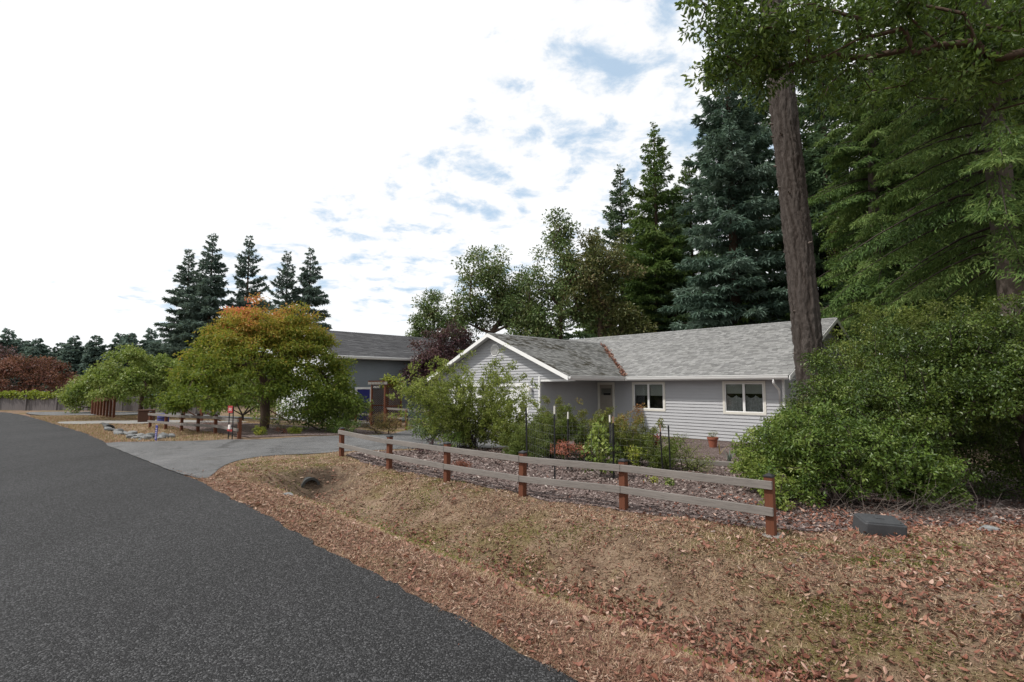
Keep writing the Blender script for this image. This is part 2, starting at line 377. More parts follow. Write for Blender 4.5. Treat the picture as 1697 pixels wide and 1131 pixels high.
drv, _ = sheet('driveway', DRIVE, M['drive'], .010, .22, .02, 3, hd); tag(drv, 'grey asphalt driveway running from the road to the garage', 'driveway', kind='structure')
del drv['_n']
LANE = smoothpoly([(-21.0,24.05),(-19.2,22.35),(-17.6,22.6),(-15.6,22.9),(-12.5,23.9),(-12.5,25.4),(-16.2,24.9),(-19.2,24.6)], 2)
lane, _ = sheet('lane', LANE, M['concrete'], .03, .6); tag(lane, 'pale concrete strip crossing the dry grass', 'path', kind='structure'); del lane['_n']
SIDE = smoothpoly([(-31.5,33.4),(-25.6,28.3),(-21,30.2),(-14,31.5),(-8,36),(-9,38),(-16,34.4),(-24,33.0)], 2)
side, _ = sheet('side_road', SIDE, M['drive'], .03, .8); tag(side, 'side road running past the board fence', 'road', kind='structure'); del side['_n']
BED = smoothpoly([(3.1,5.95),(1.5,7.1),(.15,8.1),(-1.3,9.5),(-2.7,10.9),(-4.1,12.5),(-3.9,12.95),(-2.6,13.6),(-.4,15.9),(1.8,19.4),(1.7,22.3),(4.1,23.7),(8.4,20.3),(11,18.2),(13,14),(10.5,9.5),(7,7.0),(4.4,6.25)], 2)
bed, BEDP = sheet('mulch_bed', BED, M['mulch'], .009, .16, .14, 2.2); tag(bed, 'bark mulch garden bed between the rail fence and the house', 'mulch bed', kind='structure'); del bed['_n']
BED2 = smoothpoly([(-8.6,16.5),(-10.3,18.3),(-13.3,21.0),(-15.2,22.3),(-13.5,24.0),(-9,24.2),(-6.4,24.5),(-5.2,22),(-5.7,19.2),(-7.0,17.4)], 2)
bed2, BED2P = sheet('mulch_bed', BED2, M['mulch'], .018, .3, .1, 2.2); tag(bed2, 'dark mulch bed under the orange-tinted maple', 'mulch bed', kind='structure'); del bed2['_n']

# ------------------------------------------------------------------ buildings
def sidingmat(name, c):
    m, t, b, out, N = mat(name)
    n = noise(t, N, .7, 4); n2 = noise(t, N, 9, 4, .6, mp=(.3, .3, 3))
    col = ramp(t, N, n, [(.3, tuple(q*.93 for q in c)), (.7, tuple(q*1.05 for q in c))])
    col = mixc(t, N, .4, col, ramp(t, N, n2, [(.3, (.86,.86,.85)), (.7, (1,1,1))]), 'MULTIPLY')
    t.links.new(col, b.inputs['Base Color']); b.inputs['Roughness'].default_value = .55; b.inputs['Specular IOR Level'].default_value = .3
    bump(t, N, b, noise(t, N, 60, 3, .6, mp=(.15, .15, 4)), .0015)
    return m
M['siding'] = sidingmat('grey_lap_siding', (.40,.405,.422))
M['siding_shop'] = sidingmat('shaded_grey_lap_siding', (.20,.225,.245))  # outbuilding siding, coloured dark for its shaded wall
M['siding_lit'] = sidingmat('sunlit_lap_siding', (.62,.63,.64))  # same siding coloured paler, sunlight painted onto the end wall
M['white'] = plain('white_paint', (.74,.74,.73), .45, .07, 3)
M['trim'] = plain('ivory_trim', (.62,.60,.545), .5, .06, 3)
M['blue'] = plain('deep_blue_paint', (.022,.024,.16), .35, .1, 3)
M['taupe'] = plain('taupe_door_paint', (.30,.27,.23), .5, .08, 3)
M['darkin'] = plain('dark_interior', (.02,.02,.02), .9, .1, 3)  # near-black for the unlit room and vent shade, also roof decks and plaque
M['blind'] = plain('roller_blind', (.42,.42,.39), .8, .06, 3)
M['lace'] = plain('lace_curtain', (.5,.5,.49), .9, .35, 11)
M['fasc'] = plain('rake_white', (.78,.78,.77), .5, .05, 2)
def shinglemat(name, c0, c1, c2, moss=None):
    m, t, b, out, N = mat(name)
    a = N('ShaderNodeAttribute'); a.attribute_name = 'rnd'
    col = ramp(t, N, a.outputs['Fac'], [(0, c0), (.5, c1), (1, c2)])
    n = noise(t, N, 1.1, 5, .6); col = mixc(t, N, .5, col, ramp(t, N, n, [(.3, (.72,.72,.7)), (.7, (1,1,1))]), 'MULTIPLY')
    g = noise(t, N, 90, 2); col = mixc(t, N, .6, col, ramp(t, N, g, [(.3, (.6,.6,.6)), (.7, (1,1,1))]), 'MULTIPLY')
    if moss:
        q = noise(t, N, 2.6, 6, .7); q2 = noise(t, N, .5, 2)
        mm = N('ShaderNodeMath', operation='MULTIPLY'); t.links.new(ramp(t, N, q, [(.47, (0,0,0)), (.56, (1,1,1))]), mm.inputs[0]); t.links.new(ramp(t, N, q2, [(.42, (0,0,0)), (.58, (1,1,1))]), mm.inputs[1])
        col = mixc(t, N, mm.outputs[0], col, moss)
    t.links.new(col, b.inputs['Base Color']); b.inputs['Roughness'].default_value = .9; b.inputs['Specular IOR Level'].default_value = .2
    bump(t, N, b, g, .004)
    return m
M['shingle'] = shinglemat('grey_shingle', (.205,.205,.205), (.285,.285,.282), (.36,.36,.355))
M['shingle_moss_shade'] = shinglemat('mossy_shaded_shingle', (.12,.12,.115), (.225,.225,.22), (.31,.31,.30), (.05,.045,.032))  # moss patches on shingles coloured darker for the slope turned from the sun
M['shingle_dark'] = shinglemat('charcoal_shingle', (.075,.075,.08), (.1,.1,.107), (.125,.125,.13))
def glassmat():
    m, t, b, out, N = mat('window_glass')
    b.inputs['Base Color'].default_value = (.012,.014,.016,1); b.inputs['Roughness'].default_value = .03; b.inputs['Specular IOR Level'].default_value = .5
    tr = N('ShaderNodeBsdfTransparent'); tr.inputs[0].default_value = (.86,.88,.88,1)
    gl = N('ShaderNodeBsdfGlossy'); gl.inputs['Roughness'].default_value = .02
    fr = N('ShaderNodeFresnel'); fr.inputs[0].default_value = 1.5
    mx = N('ShaderNodeMixShader'); t.links.new(fr.outputs[0], mx.inputs[0]); t.links.new(tr.outputs[0], mx.inputs[1]); t.links.new(gl.outputs[0], mx.inputs[2]); t.links.new(mx.outputs[0], out.inputs[0])
    return m
M['glass'] = glassmat()

def siding(p0, p1, z0, top, holes=(), course=.127, lap=.030):
    """lap boards on a wall p0->p1 seen with its outside on the right of p0->p1; top: height or function of distance; holes (a,b,z0,z1)"""
    p0 = np.array(p0, float); p1 = np.array(p1, float); L = np.linalg.norm(p1-p0); d = (p1-p0)/L; n = np.array([d[1], -d[0]])
    if callable(top):
        xs = np.linspace(0, L, 400); tz = np.array([top(x) for x in xs]); zmax = tz.max()
    else: xs = None; zmax = top
    V = []; F = []
    def clip(z):
        if xs is None: return 0, L
        k = xs[tz >= z-1e-6]
        return (k.min(), k.max()) if len(k) else None
    z = z0; r = 0
    while z < zmax-1e-4:
        zt = min(z+course, zmax)
        cuts = sorted({z, zt}|{q for h in holes for q in (h[2], h[3]) if z < q < zt})
        for za, zb in zip(cuts[:-1], cuts[1:]):
            ca, cb = clip(za), clip(zb)
            if ca is None: continue
            if cb is None: cb = ((ca[0]+ca[1])/2,)*2
            iv = [(ca[0], ca[1], cb[0], cb[1])]
            for h in holes:
                if h[2] <= za+1e-6 and h[3] >= zb-1e-6:
                    nv = []
                    for a0, a1, b0, b1 in iv:
                        if h[1] <= a0 or h[0] >= a1: nv.append((a0, a1, b0, b1)); continue
                        if h[0] > a0: nv.append((a0, h[0], b0, h[0]))
                        if h[1] < a1: nv.append((h[1], a1, h[1], b1))
                    iv = nv
            oa = lap*(1-(za-z)/course)+.004; ob = lap*(1-(zb-z)/course)+.004
            for a0, a1, b0, b1 in iv:
                k = len(V)
                for s, o, zz in ((a0, oa, za), (a1, oa, za), (b1, ob, zb), (b0, ob, zb), (a0, 0, za), (a1, 0, za)):
                    q = p0+d*s+n*o; V.append((q[0], q[1], zz))
                F += [(k, k+1, k+2, k+3), (k+4, k+5, k+1, k)]
        z = zt
    return np.array(V), np.array(F)
def shingles(o, ax, up, La, Lu, course=.14, tab=.24, th=.015):
    """overlapping tabs; o = eave corner, ax along eave, up = up the slope"""
    o = np.array(o, float); ax = np.array(ax, float); up = np.array(up, float); n = np.cross(ax, up)
    if n[2] < 0: n = -n
    V = []; F = []; rn = []
    nr = int(math.ceil(Lu/course))
    for r in range(nr):
        u0 = r*course; u1 = min(Lu, u0+course*1.35)
        x = -random.uniform(0, tab)
        while x < La:
            wd = tab*random.uniform(.5, 1.15); a0 = max(0, x); a1 = min(La, x+wd-.006); x += wd
            if a1 <= a0+.01: continue
            t = th*random.uniform(.7, 1.5); du = random.choice((0, 0, .012, -.008)) if r else 0
            k = len(V)
            for s, q, e in ((a0, u0+du, 0), (a1, u0+du, 0), (a1, u0+du, t), (a0, u0+du, t), (a1, u1, .001), (a0, u1, .001)):
                V.append(o+ax*s+up*q+n*(e+.004))
            F += [(k, k+1, k+2, k+3), (k+3, k+2, k+4, k+5)]; rn += [random.random()]*6
    return np.array(V), np.array(F), rn
def octagon(cx, cz, r, y0, y1):
    an = np.arange(8)*np.pi/4+np.pi/8
    a = np.c_[cx+r*np.cos(an), np.full(8, y0), cz+r*np.sin(an)]; b = a.copy(); b[:, 1] = y1
    F = [np.array([[i, (i+1) % 8, 8+(i+1) % 8, 8+i] for i in range(8)]), np.array([list(range(8)), list(range(15, 7, -1))])]
    return np.concatenate([a, b]), F
def frame_rect(x0, x1, z0, z1, wd, y0, y1):
    return join([box(x0, x0+wd, y0, y1, z0, z1), box(x1-wd, x1, y0, y1, z0, z1), box(x0+wd, x1-wd, y0, y1, z0, z0+wd), box(x0+wd, x1-wd, y0, y1, z1-wd, z1)])

TH = .76; HX, HY = 8.866, 19.908; ZB = -.48
house = empty('house', (HX, HY, ZB), TH-math.pi/2, label='low grey ranch house with white gable, light shingle roof and sliding windows', cat='house')
PITCH = .423; EZ = 2.50
X1, X0h = 1.42, -14.3      # main block, right and left walls
Dp = 11.06
roofz = lambda y: EZ+PITCH*(y+.55)
w1 = (-4.98, -3.33, 1.045, 2.315); w2 = (-.83, .80, 1.045, 2.315)
dr = (-6.90, -5.93, 0.0, 2.30)
def wpart(nm, p0, p1, z0, top, holes=(), mt='siding', par=None):
    v, f = siding(p0, p1, z0, top, holes); o = mk(nm, v, f, M[mt], par or house); return o
# main front, outside towards -y: walk in +x so the right-hand side is -y
Lw = X1-X0h
hol = [(w1[0]-X0h+.03, w1[1]-X0h-.03, w1[2]+.03, w1[3]-.03), (w2[0]-X0h+.03, w2[1]-X0h-.03, w2[2]+.03, w2[3]-.03), (dr[0]-X0h+.03, dr[1]-X0h-.03, -1, dr[3]-.03)]
wpart('siding', (X0h, 0), (X1, 0), 0, 2.56, hol)
gtop = lambda x: min(roofz(min(x, Dp-x))-.06, 9)
wpart('siding', (X1, 0), (X1, Dp), 0, gtop)                       # right gable end
wpart('siding', (X0h, Dp), (X0h, 0), 0, gtop)
wpart('siding', (X1, Dp), (X0h, Dp), 0, 2.6)
# wing
WR, WL, WY = -6.95, -14.25, -4.0; RX = -9.85; RZ = 4.57
WE = 4.83; WYe = -4.44
wz = lambda x: RZ-PITCH*abs(x-RX)
gd = (-12.95, -7.62, 0, 2.16)
wt = lambda s: wz(WL+s)-.07
wpart('siding', (WL, WY), (RX+WE-.06, WY), 0, wt, [(gd[0]-WL, gd[1]-WL, -1, gd[3]), (WR-WL+.001, 50, -1, 2.44)])
wpart('siding', (WR, WY), (WR, 0), 0, 2.75, mt='siding')
wpart('siding', (WL, 0), (WL, WY), 0, 2.6)
for nm, a in (('corner_trim', (X1-.045, X1+.03, -.032, .045)), ('corner_trim', (WR-.05, WR+.032, WY-.032, WY+.05)), ('corner_trim', (WL-.03, WL+.05, WY-.032, WY+.05))):
    mk(nm, *box(*a, 0, 2.5 if a[0] > 0 else 2.55), M['white'], house)
mk('foundation', *join([box(X0h+.05, X1-.05, .03, Dp-.05, -.5, -.002), box(WL+.05, WR-.05, WY+.03, .03, -.5, -.002)]), M['concrete'], house)
# roofs
cs = 1/math.hypot(1, PITCH); RE = 1.82; LE = -14.7
def roofpart(nm, o, ax, up, La, Lu, mt, deck=True):
    v, f, rn = shingles(o, ax, up, La, Lu)
    r = mk(nm, v, f, M[mt], house, attrs={'rnd': rn}); r['kind'] = 'stuff'
    o = np.array(o, float); ax = np.array(ax, float); up = np.array(up, float); n = np.cross(ax, up); n = n if n[2] > 0 else -n
    q = np.array([o, o+ax*La, o+ax*La+up*Lu, o+up*Lu]); V = np.concatenate([q+n*.003, q-n*.02])
    mk('roof_deck', V, BF[:, ::-1] if np.dot(np.cross(ax, up), n) < 0 else BF, M['darkin'], house)
    return r
Lm = (5.53+.55)/cs
roofpart('roof_shingles', (LE, -.55, EZ), (1,0,0), (0, cs, PITCH*cs), RE-LE, Lm, 'shingle')
roofpart('roof_shingles', (LE, Dp+.55, EZ), (1,0,0), (0, -cs, PITCH*cs), RE-LE, Lm, 'shingle')
WE = 4.83; WYe = -4.44
roofpart('roof_shingles', (RX+WE, WYe, RZ-PITCH*WE), (0,1,0), (-cs, 0, PITCH*cs), 4.75-WYe, WE/cs, 'shingle_moss_shade')
roofpart('roof_shingles', (RX-WE, WYe, RZ-PITCH*WE), (0,1,0), (cs, 0, PITCH*cs), 4.75-WYe, WE/cs, 'shingle')
def ridgecap(p, q, a, parent=house, mt='shingle'):
    p = np.array(p, float); q = np.array(q, float); L = np.linalg.norm(q-p); d = (q-p)/L; s = np.array([d[1], -d[0], 0])
    V = []; F = []; rn = []; k = 0; x = 0
    while x < L-.05:
        c = p+d*x; e = p+d*min(L, x+.2)
        for pt, h in ((c, .03), (e, .018)):
            V += [pt+s*.16+np.array([0,0,h-.16*a]), pt+np.array([0,0,h+.008]), pt-s*.16+np.array([0,0,h-.16*a])]
        F += [(k, k+1, k+4, k+3), (k+1, k+2, k+5, k+4)]
        V += [c+s*.16+np.array([0,0,.005-.16*a]), c-s*.16+np.array([0,0,.005-.16*a])]; F += [(k, k+6, k+7, k+2)]
        rn += [random.random()*.6]*8; k += 8; x += .15
    o = mk('ridge_cap', np.array(V), np.array(F), M[mt], parent, attrs={'rnd': rn}); o['kind'] = 'stuff'
ridgecap((LE, 5.53, roofz(5.53)), (RE, 5.53, roofz(5.53)), PITCH)
ridgecap((RX, WYe, RZ), (RX, 4.2, RZ), PITCH)
# rake boards, fascias, soffits, gutters
def rake(nm, a, b, th, hh, mt='fasc', par=house):
    """board under the roof edge from a (eave) to b (ridge), hanging down hh; th = thickness vector"""
    a = np.array(a, float); b = np.array(b, float); t = np.array(th, float); dn = np.array([0,0,-hh])
    q = [a, b, b+dn, a+dn]; V = np.array(q+[p+t for p in q])
    return mk(nm, V, BF, M[mt], par)
for sx in (1, -1):
    e = (RX+sx*(WE+.02), WYe-.02, RZ-PITCH*(WE+.02)+.002); p = (RX, WYe-.02, RZ+.002)
    rake('rake_board', e, p, (0, .03, 0), .17)
for y0, sgn in ((-.57, 1), (Dp+.57, -1)):
    rake('rake_board', (RE+.02, y0, EZ-.01), (RE+.02, 5.53, roofz(5.53)+.002), (-.03, 0, 0), .17)
    rake('rake_board', (LE-.02, y0, EZ-.01), (LE-.02, 5.53, roofz(5.53)+.002), (.03, 0, 0), .17)
mk('soffit', *box(RX+WE+.02, X1+.4, -.5, -.02, 2.38, 2.40), M['white'], house)
mk('soffit', *box(WR+.03, RX+WE-.03, WY+.03, -.02, 2.43, 2.45), M['taupe'], house)  # porch ceiling coloured darker to deepen the porch shade
mk('porch_beam', *box(WR+.035, RX+WE-.06, WY+.002, WY+.12, 2.32, 2.428), M['white'], house)
mk('porch_floor', *box(WR+.02, RX+WE+.1, WY, -.03, -.3, .05), M['concrete'], house)
for sx in (1, -1):   # sloping soffit under the gable overhang
    a = np.array([RX+sx*(WE-.05), WYe+.012, RZ-PITCH*(WE-.05)-.035]); b = np.array([RX, WYe+.012, RZ-.035]); t = np.array([0, WY-WYe-.0, 0.])
    q = [a, b, b+t, a+t]; V = np.array(q+[p-np.array([0,0,.014]) for p in q])
    mk('soffit', V, BF, M['white'], house)
def gutter(nm, p, q, out, par=house):
    p = np.array(p, float); q = np.array(q, float); o = np.array(out, float)
    prof = [(0, .0), (.085, .0), (.10, .035), (.112, .085), (.125, .10), (.125, .122), (.11, .122), (.11, .105), (.095, .04), (.08, .012), (0, .012)]
    n = len(prof); V = [p+o*a+np.array([0,0,b]) for a, b in prof]+[q+o*a+np.array([0,0,b]) for a, b in prof]
    F4 = np.array([[i, (i+1) % n, n+(i+1) % n, n+i] for i in range(n)])
    return mk(nm, np.array(V), [F4, np.array([list(range(n))[::-1], list(range(n, 2*n))])], M['white'], par)
gutter('gutter', (RX+WE+.14, -.575, 2.405), (RE-.02, -.575, 2.405), (0, -1, 0))
gutter('gutter', (RX+WE+.03, WYe+.02, 2.42), (RX+WE+.03, -.60, 2.42), (1, 0, 0))
mk('fascia', *box(RX+WE+.02, RE-.05, -.572, -.55, 2.36, 2.50), M['fasc'], house)
mk('fascia', *box(RX+WE-.005, RX+WE+.025, WYe+.02, -.60, 2.36, 2.52), M['fasc'], house)
dx = 1.30
mk('downspout', *tube([(dx, -.63, 2.41), (dx, -.63, 2.28), (dx, -.60, 2.22), (dx, -.14, 2.0), (dx, -.09, 1.94), (dx, -.09, 1.2), (dx, -.09, .12), (dx, -.14, .06), (dx, -.34, .02)], .042, 8), M['white'], house, smooth=True)

def window(par, a, nm, blind=.42, curtain=False):
    x0, x1, z0, z1 = a; xm = (x0+x1)/2
    wdw = mk('window', *frame_rect(x0, x1, z0, z1, .085, -.045, .03), M['trim'], par)
    mk('frame', *join([frame_rect(x0+.085, xm-.012, z0+.085, z1-.085, .035, -.02, .028), frame_rect(xm+.012, x1-.085, z0+.085, z1-.085, .035, -.03, .022), box(xm-.0118, xm+.0118, -.032, .026, z0+.086, z1-.086)]), M['white'], wdw)
    for u0, u1, y in ((x0+.12, xm-.047, .01), (xm+.047, x1-.12, -.005)):
        mk('pane', *box(u0, u1, y, y+.006, z0+.12, z1-.12), M['glass'], wdw)
        mk('blind', *box(u0-.03, u1+.03, y+.08, y+.085, z1-.10-blind*(z1-z0), z1-.06), M['blind'], wdw)
        if curtain:
            xs = np.linspace(u0-.03, u1+.03, 60); zt = z1-.12-blind*(z1-z0)-.04
            cy = y+.12+.02*np.sin(xs*46)
            sc = z0+.08+0*xs; top = zt-.10*np.abs(np.sin((xs-u0)*9))
            V = np.concatenate([np.c_[xs, cy, sc], np.c_[xs, cy, top]]); k = np.arange(59)
            mk('curtain', V, np.stack([k, k+1, 61+k, 60+k], -1), M['lace'], wdw, smooth=True)
    mk('unlit_room_sheet', *box(x0+.02, x1-.02, .32, .34, z0-.1, z1+.1), M['darkin'], wdw)  # near-black sheet stands in for the unlit room behind the glass
    return wdw
window(house, w1, 'window', .40)
window(house, w2, 'window', .30, True)
# entry door in the corner of the porch
d = mk('door', *cbox(dr[0]+.11, dr[1]-.11, -.01, .035, .03, dr[3]-.11, .004), M['taupe'], house)
mk('frame', *join([box(dr[0], dr[0]+.11, -.04, .03, .0, dr[3]), box(dr[1]-.11, dr[1], -.04, .03, .0, dr[3]), box(dr[0]+.11, dr[1]-.11, -.04, .03, dr[3]-.11, dr[3])]), M['trim'], d)
for k in range(2): mk('panel', *cbox(dr[0]+.18+k*.33, dr[0]+.44+k*.33, -.022, -.008, .18, 1.35, .006), M['taupe'], d)
mk('pane', *box(dr[0]+.2, dr[1]-.2, -.018, -.012, 1.72, 2.02), M['glass'], d)
mk('wreath_plaque', *cbox(dr[0]+.34, dr[1]-.24, -.03, -.021, 1.70, 1.80, .003), M['darkin'], d)
mk('handle', *tube([(dr[0]+.19, -.06, 1.0), (dr[0]+.19, -.012, 1.0)], .028, 10), M['trim'], d)
# garage door with clipped corners
gdo = mk('garage_door', *box(gd[0]+.1, gd[1]-.1, WY+.05, WY+.08, .02, gd[3]-.02), M['white'], house)
for r in range(4):
    for c in range(8):
        w_ = (gd[1]-gd[0]-.3)/8; xx = gd[0]+.15+c*w_
        mk('panel', *cbox(xx+.05, xx+w_-.05, WY+.035, WY+.052, .09+r*.53, .09+r*.53+.4, .012), M['white'], gdo)
mk('trim', *join([box(gd[0]-.02, gd[0]+.12, WY-.035, WY+.06, 0, gd[3]+.1), box(gd[1]-.12, gd[1]+.02, WY-.035, WY+.06, 0, gd[3]+.1), box(gd[0]+.12, gd[1]-.12, WY-.035, WY+.06, gd[3]-.06, gd[3]+.1)]), M['white'], gdo)
for x_, s in ((gd[0]+.12, 1), (gd[1]-.12, -1)):
    V = np.array([(x_, WY-.03, gd[3]-.06), (x_+s*.4, WY-.03, gd[3]-.06), (x_, WY-.03, gd[3]-.46), (x_, WY+.02, gd[3]-.06), (x_+s*.4, WY+.02, gd[3]-.06), (x_, WY+.02, gd[3]-.46)])
    mk('corner_brace', V, [np.array([[0,1,2],[5,4,3]]), np.array([[1,0,3,4],[2,1,4,5],[0,2,5,3]])], M['white'], gdo)
vt = mk('gable_vent', *octagon(RX+.05, 3.80, .30, WY-.045, WY-.012), M['white'], house)
mk('vent_shade_plate', *octagon(RX+.05, 3.80, .235, WY-.05, WY-.0455), M['darkin'], vt)  # near-black plate on the vent face, painted shade behind the slats
for k in range(8):
    z = 3.80-.19+k*.054; hw = .225*math.sqrt(max(.15, 1-((z-3.80)/.25)**2))
    V, F = box(-hw, hw, -.006, .006, -.028, .028); c_, s_ = math.cos(.7), math.sin(.7)
    V = np.c_[V[:, 0]+RX+.05, V[:, 1]*c_-V[:, 2]*s_+WY-.062, V[:, 1]*s_+V[:, 2]*c_+z]; mk('slat', V, F, M['white'], vt)
lm = mk('wall_lamp', *join([cbox(-7.45, -7.33, WY-.07, WY-.024, 1.98, 2.12), tube([(-7.39, WY-.05, 2.06), (-7.39, WY-.16, 2.10)], .012)]), M['white'], house)
mk('lamp_shade', *cbox(-7.46, -7.32, WY-.22, WY-.09, 1.86, 2.10, .03), M['trim'], lm)
mk('outlet_cover', *cbox(-7.2, -7.1, WY-.05, WY-.022, 1.15, 1.3), M['white'], house)

# dry leaves lying in the roof valley (valley runs where wing and main roofs meet)
LT = []
def leaf_template(curl, bend):
    u = np.linspace(0, 1, 5); wv = np.sin(np.pi*np.clip(u, .0, 1)**.85)*.24+np.array([.0,0,0,0,.0])
    V = []
    for a, b in zip(u, wv):
        for s in (-1, 0, 1): V.append((a-.5, s*b, abs(s)*b*curl+bend*(a-.5)**2*1.2+.0))
    F = [(r*3+c, r*3+c+1, r*3+c+4, r*3+c+3) for r in range(4) for c in range(2)]
    return np.array(V), np.array(F)
for c, b_ in ((.9, .5), (.4, .9), (-.5, -.5), (1.3, -.3), (.6, 1.4), (-.9, .6)): LT.append(leaf_template(c, b_))
M['dryleaf'] = leafmat('dry_leaves', G((.075,.028,.02), (.15,.055,.037), (.235,.095,.062), (.32,.165,.115), (.52,.38,.31)), trans=.12, rough=.6, spec=.3, gain=1.0)
def scatter_leaves(P, size, tilt, up=None):
    n = len(P); k = rng.integers(0, len(LT), n); V = []; F = []; rn = []; c = 0
    yaw = rng.uniform(0, 2*np.pi, n); tx = rng.normal(0, tilt, n); ty = rng.normal(0, tilt, n)
    for q in range(len(LT)):
        sel = np.where(k == q)[0]
        if not len(sel): continue
        T, TF = LT[q]; v = T[None]*size[sel][:, None, None]
        cy, sy = np.cos(yaw[sel])[:, None], np.sin(yaw[sel])[:, None]
        x = v[:, :, 0]*cy-v[:, :, 1]*sy; y = v[:, :, 0]*sy+v[:, :, 1]*cy; z = v[:, :, 2]+x*tx[sel][:, None]+y*ty[sel][:, None]
        z -= np.minimum(z.min(1, keepdims=True), 0)*.8
        V.append((np.stack([x, y, z], -1)+P[sel][:, None]).reshape(-1, 3))
        F.append((TF[None]+(np.arange(len(sel))*len(T))[:, None, None]+c).reshape(-1, 4)); c += len(sel)*len(T)
        rn.append(np.repeat(rng.beta(1.6, 2.2, len(sel)), len(T)))
    return np.concatenate(V), np.concatenate(F), np.concatenate(rn)
u_ = rng.uniform(0, 1, 240)**1.15
P = np.c_[RX+WE-u_*(WE-.35), -.55+u_*(WE-.35)*1.0, np.zeros(240)]
P[:, 0] += rng.normal(0, .07, 240)+.02; P[:, 1] += rng.normal(0, .07, 240)
P[:, 2] = np.maximum(roofz(P[:, 1]), wz(P[:, 0]))+.02+rng.uniform(0, .05, 240)
V, F, rn = scatter_leaves(P, rng.uniform(.09, .16, 240), .5)
tag(mk('leaf_litter', V, F, M['dryleaf'], house, attrs={'rnd': rn}), 'rust brown leaves lying in the roof valley', kind='stuff')

# the tall outbuilding; sun and shade are in its wall colours
shop = empty('outbuilding', (-10, 29.5, -.5), TH-math.pi/2, label='tall outbuilding with dark roof, blue door, walls coloured shade-grey and end wall sunlit pale', cat='building')
sh = 3.80
def spart(nm, p0, p1, z0, top, holes=(), mt='siding_shop'):
    v, f = siding(p0, p1, z0, top, holes, .127, .028); return mk(nm, v, f, M[mt], shop)
sdr = (1.20, 2.26, 0, 2.08)
SW, SLn = 9.0, 14.0; SP = (5.75-3.86)/(4.5+.5)
spart('siding', (0, 0), (0, SLn), 0, sh+.02, [(sdr[0]+.02, sdr[1]-.02, -1, sdr[3]-.02)])
sg = lambda x: 3.86+SP*(min(x, SW-x)+.5)-.06
spart('siding', (-SW, 0), (0, 0), 0, sg, mt='siding_lit')
spart('siding', (-SW, SLn), (-SW, 0), 0, sh); spart('siding', (0, SLn), (-SW, SLn), 0, sg)
mk('corner_trim', *box(-.06, .035, -.035, .06, 0, sh-.02), M['white'], shop)
c2 = 1/math.hypot(1, SP)
for sx in (1, -1):
    o_ = (.5 if sx > 0 else -SW-.5, -.45, 3.86)
    v, f, rn = shingles(o_, (0,1,0), (-sx*c2, 0, SP*c2), SLn+.9, 5.0/c2, .15, .5)
    mk('roof_shingles', v, f, M['shingle_dark'], shop, attrs={'rnd': rn})['kind'] = 'stuff'
    o = np.array(o_, float); ax = np.array([0,1.,0]); up = np.array([-sx*c2, 0, SP*c2]); n = np.array([sx*SP*c2, 0, c2])
    q = np.array([o, o+ax*(SLn+.9), o+ax*(SLn+.9)+up*5/c2, o+up*5/c2]); mk('roof_deck', np.concatenate([q+n*.003, q-n*.03]), BF, M['darkin'], shop)
    rake('rake_board', (o_[0], -.47, 3.86), (-4.5, -.47, 3.86+SP*5), (0, .03, 0), .2, 'fasc', shop)
ridgecap((-4.5, -.45, 3.86+SP*5), (-4.5, SLn+.45, 3.86+SP*5), SP, shop, 'shingle_dark')
gutter('gutter', (.51, -.45, 3.72), (.51, SLn+.4, 3.72), (1, 0, 0), shop)
mk('fascia', *box(.49, .51, -.45, SLn+.4, 3.70, 3.87), M['fasc'], shop)
mk('soffit', *box(.03, .485, -.4, SLn+.35, 3.72, 3.74), M['siding_shop'], shop)
sd_ = mk('door', *cbox(-.02, .012, sdr[0]+.12, sdr[1]-.12, .03, sdr[3]-.12, .003), M['blue'], shop)
mk('frame', *join([box(-.03, .045, sdr[0], sdr[0]+.12, 0, sdr[3]), box(-.03, .045, sdr[1]-.12, sdr[1], 0, sdr[3]), box(-.03, .045, sdr[0]+.12, sdr[1]-.12, sdr[3]-.12, sdr[3])]), M['white'], sd_)
for k in range(2):
    for j in range(2): mk('panel', *cbox(.010, .022, sdr[0]+.2+j*.36, sdr[0]+.48+j*.36, .25+k*.85, .95+k*.85, .005), M['blue'], sd_)
mk('handle', *tube([(.012, sdr[0]+.2, 1.0), (.07, sdr[0]+.2, 1.0)], .03, 10), M['trim'], sd_)
ls = mk('wall_lamp', *cbox(.02, .07, .86, .96, 1.86, 2.0), M['white'], shop); mk('lamp_shade', *cbox(.05, .19, .84, .98, 1.70, 1.95, .03), M['trim'], ls)

# ------------------------------------------------------------------ fences and garden furniture
M['rail'] = wood('weathered_grey_wood', (.185,.168,.155), .26)
M['post'] = wood('red_brown_stained_wood', (.125,.045,.024), .22, (22, 22, 2))
M['postpale'] = wood('bare_post_face', (.30,.19,.13), .2, (22, 22, 2))
M['cap'] = plain('black_plastic_cap', (.02,.02,.022), .45, .1, 8)
M['boards'] = wood('silver_grey_fence_boards', (.145,.13,.13), .22, (14, 14, 1.2))
M['metal_black'] = plain('black_painted_steel', (.016,.016,.018), .45, .15, 8)
M['metal_white'] = plain('white_stake_tip', (.62,.6,.55), .5, .1, 8)
M['wire'] = plain('galvanised_wire', (.16,.16,.16), .5, .1, 8, metal=.6)
M['lattice'] = wood('dark_lattice', (.075,.035,.022), .25, (10, 10, 10))
M['terracotta'] = plain('terracotta', (.26,.085,.05), .8, .18, 6, .002)
M['red'] = plain('red_sign_paint', (.33,.03,.03), .45, .08, 5)
M['signwhite'] = plain('white_sign_print', (.72,.66,.63), .5, .05, 5)
M['bluemark'] = plain('blue_marker_plastic', (.04,.045,.22), .4, .1, 5)
M['rock'] = plain('grey_fieldstone', (.22,.225,.225), .9, .35, 7, .01)
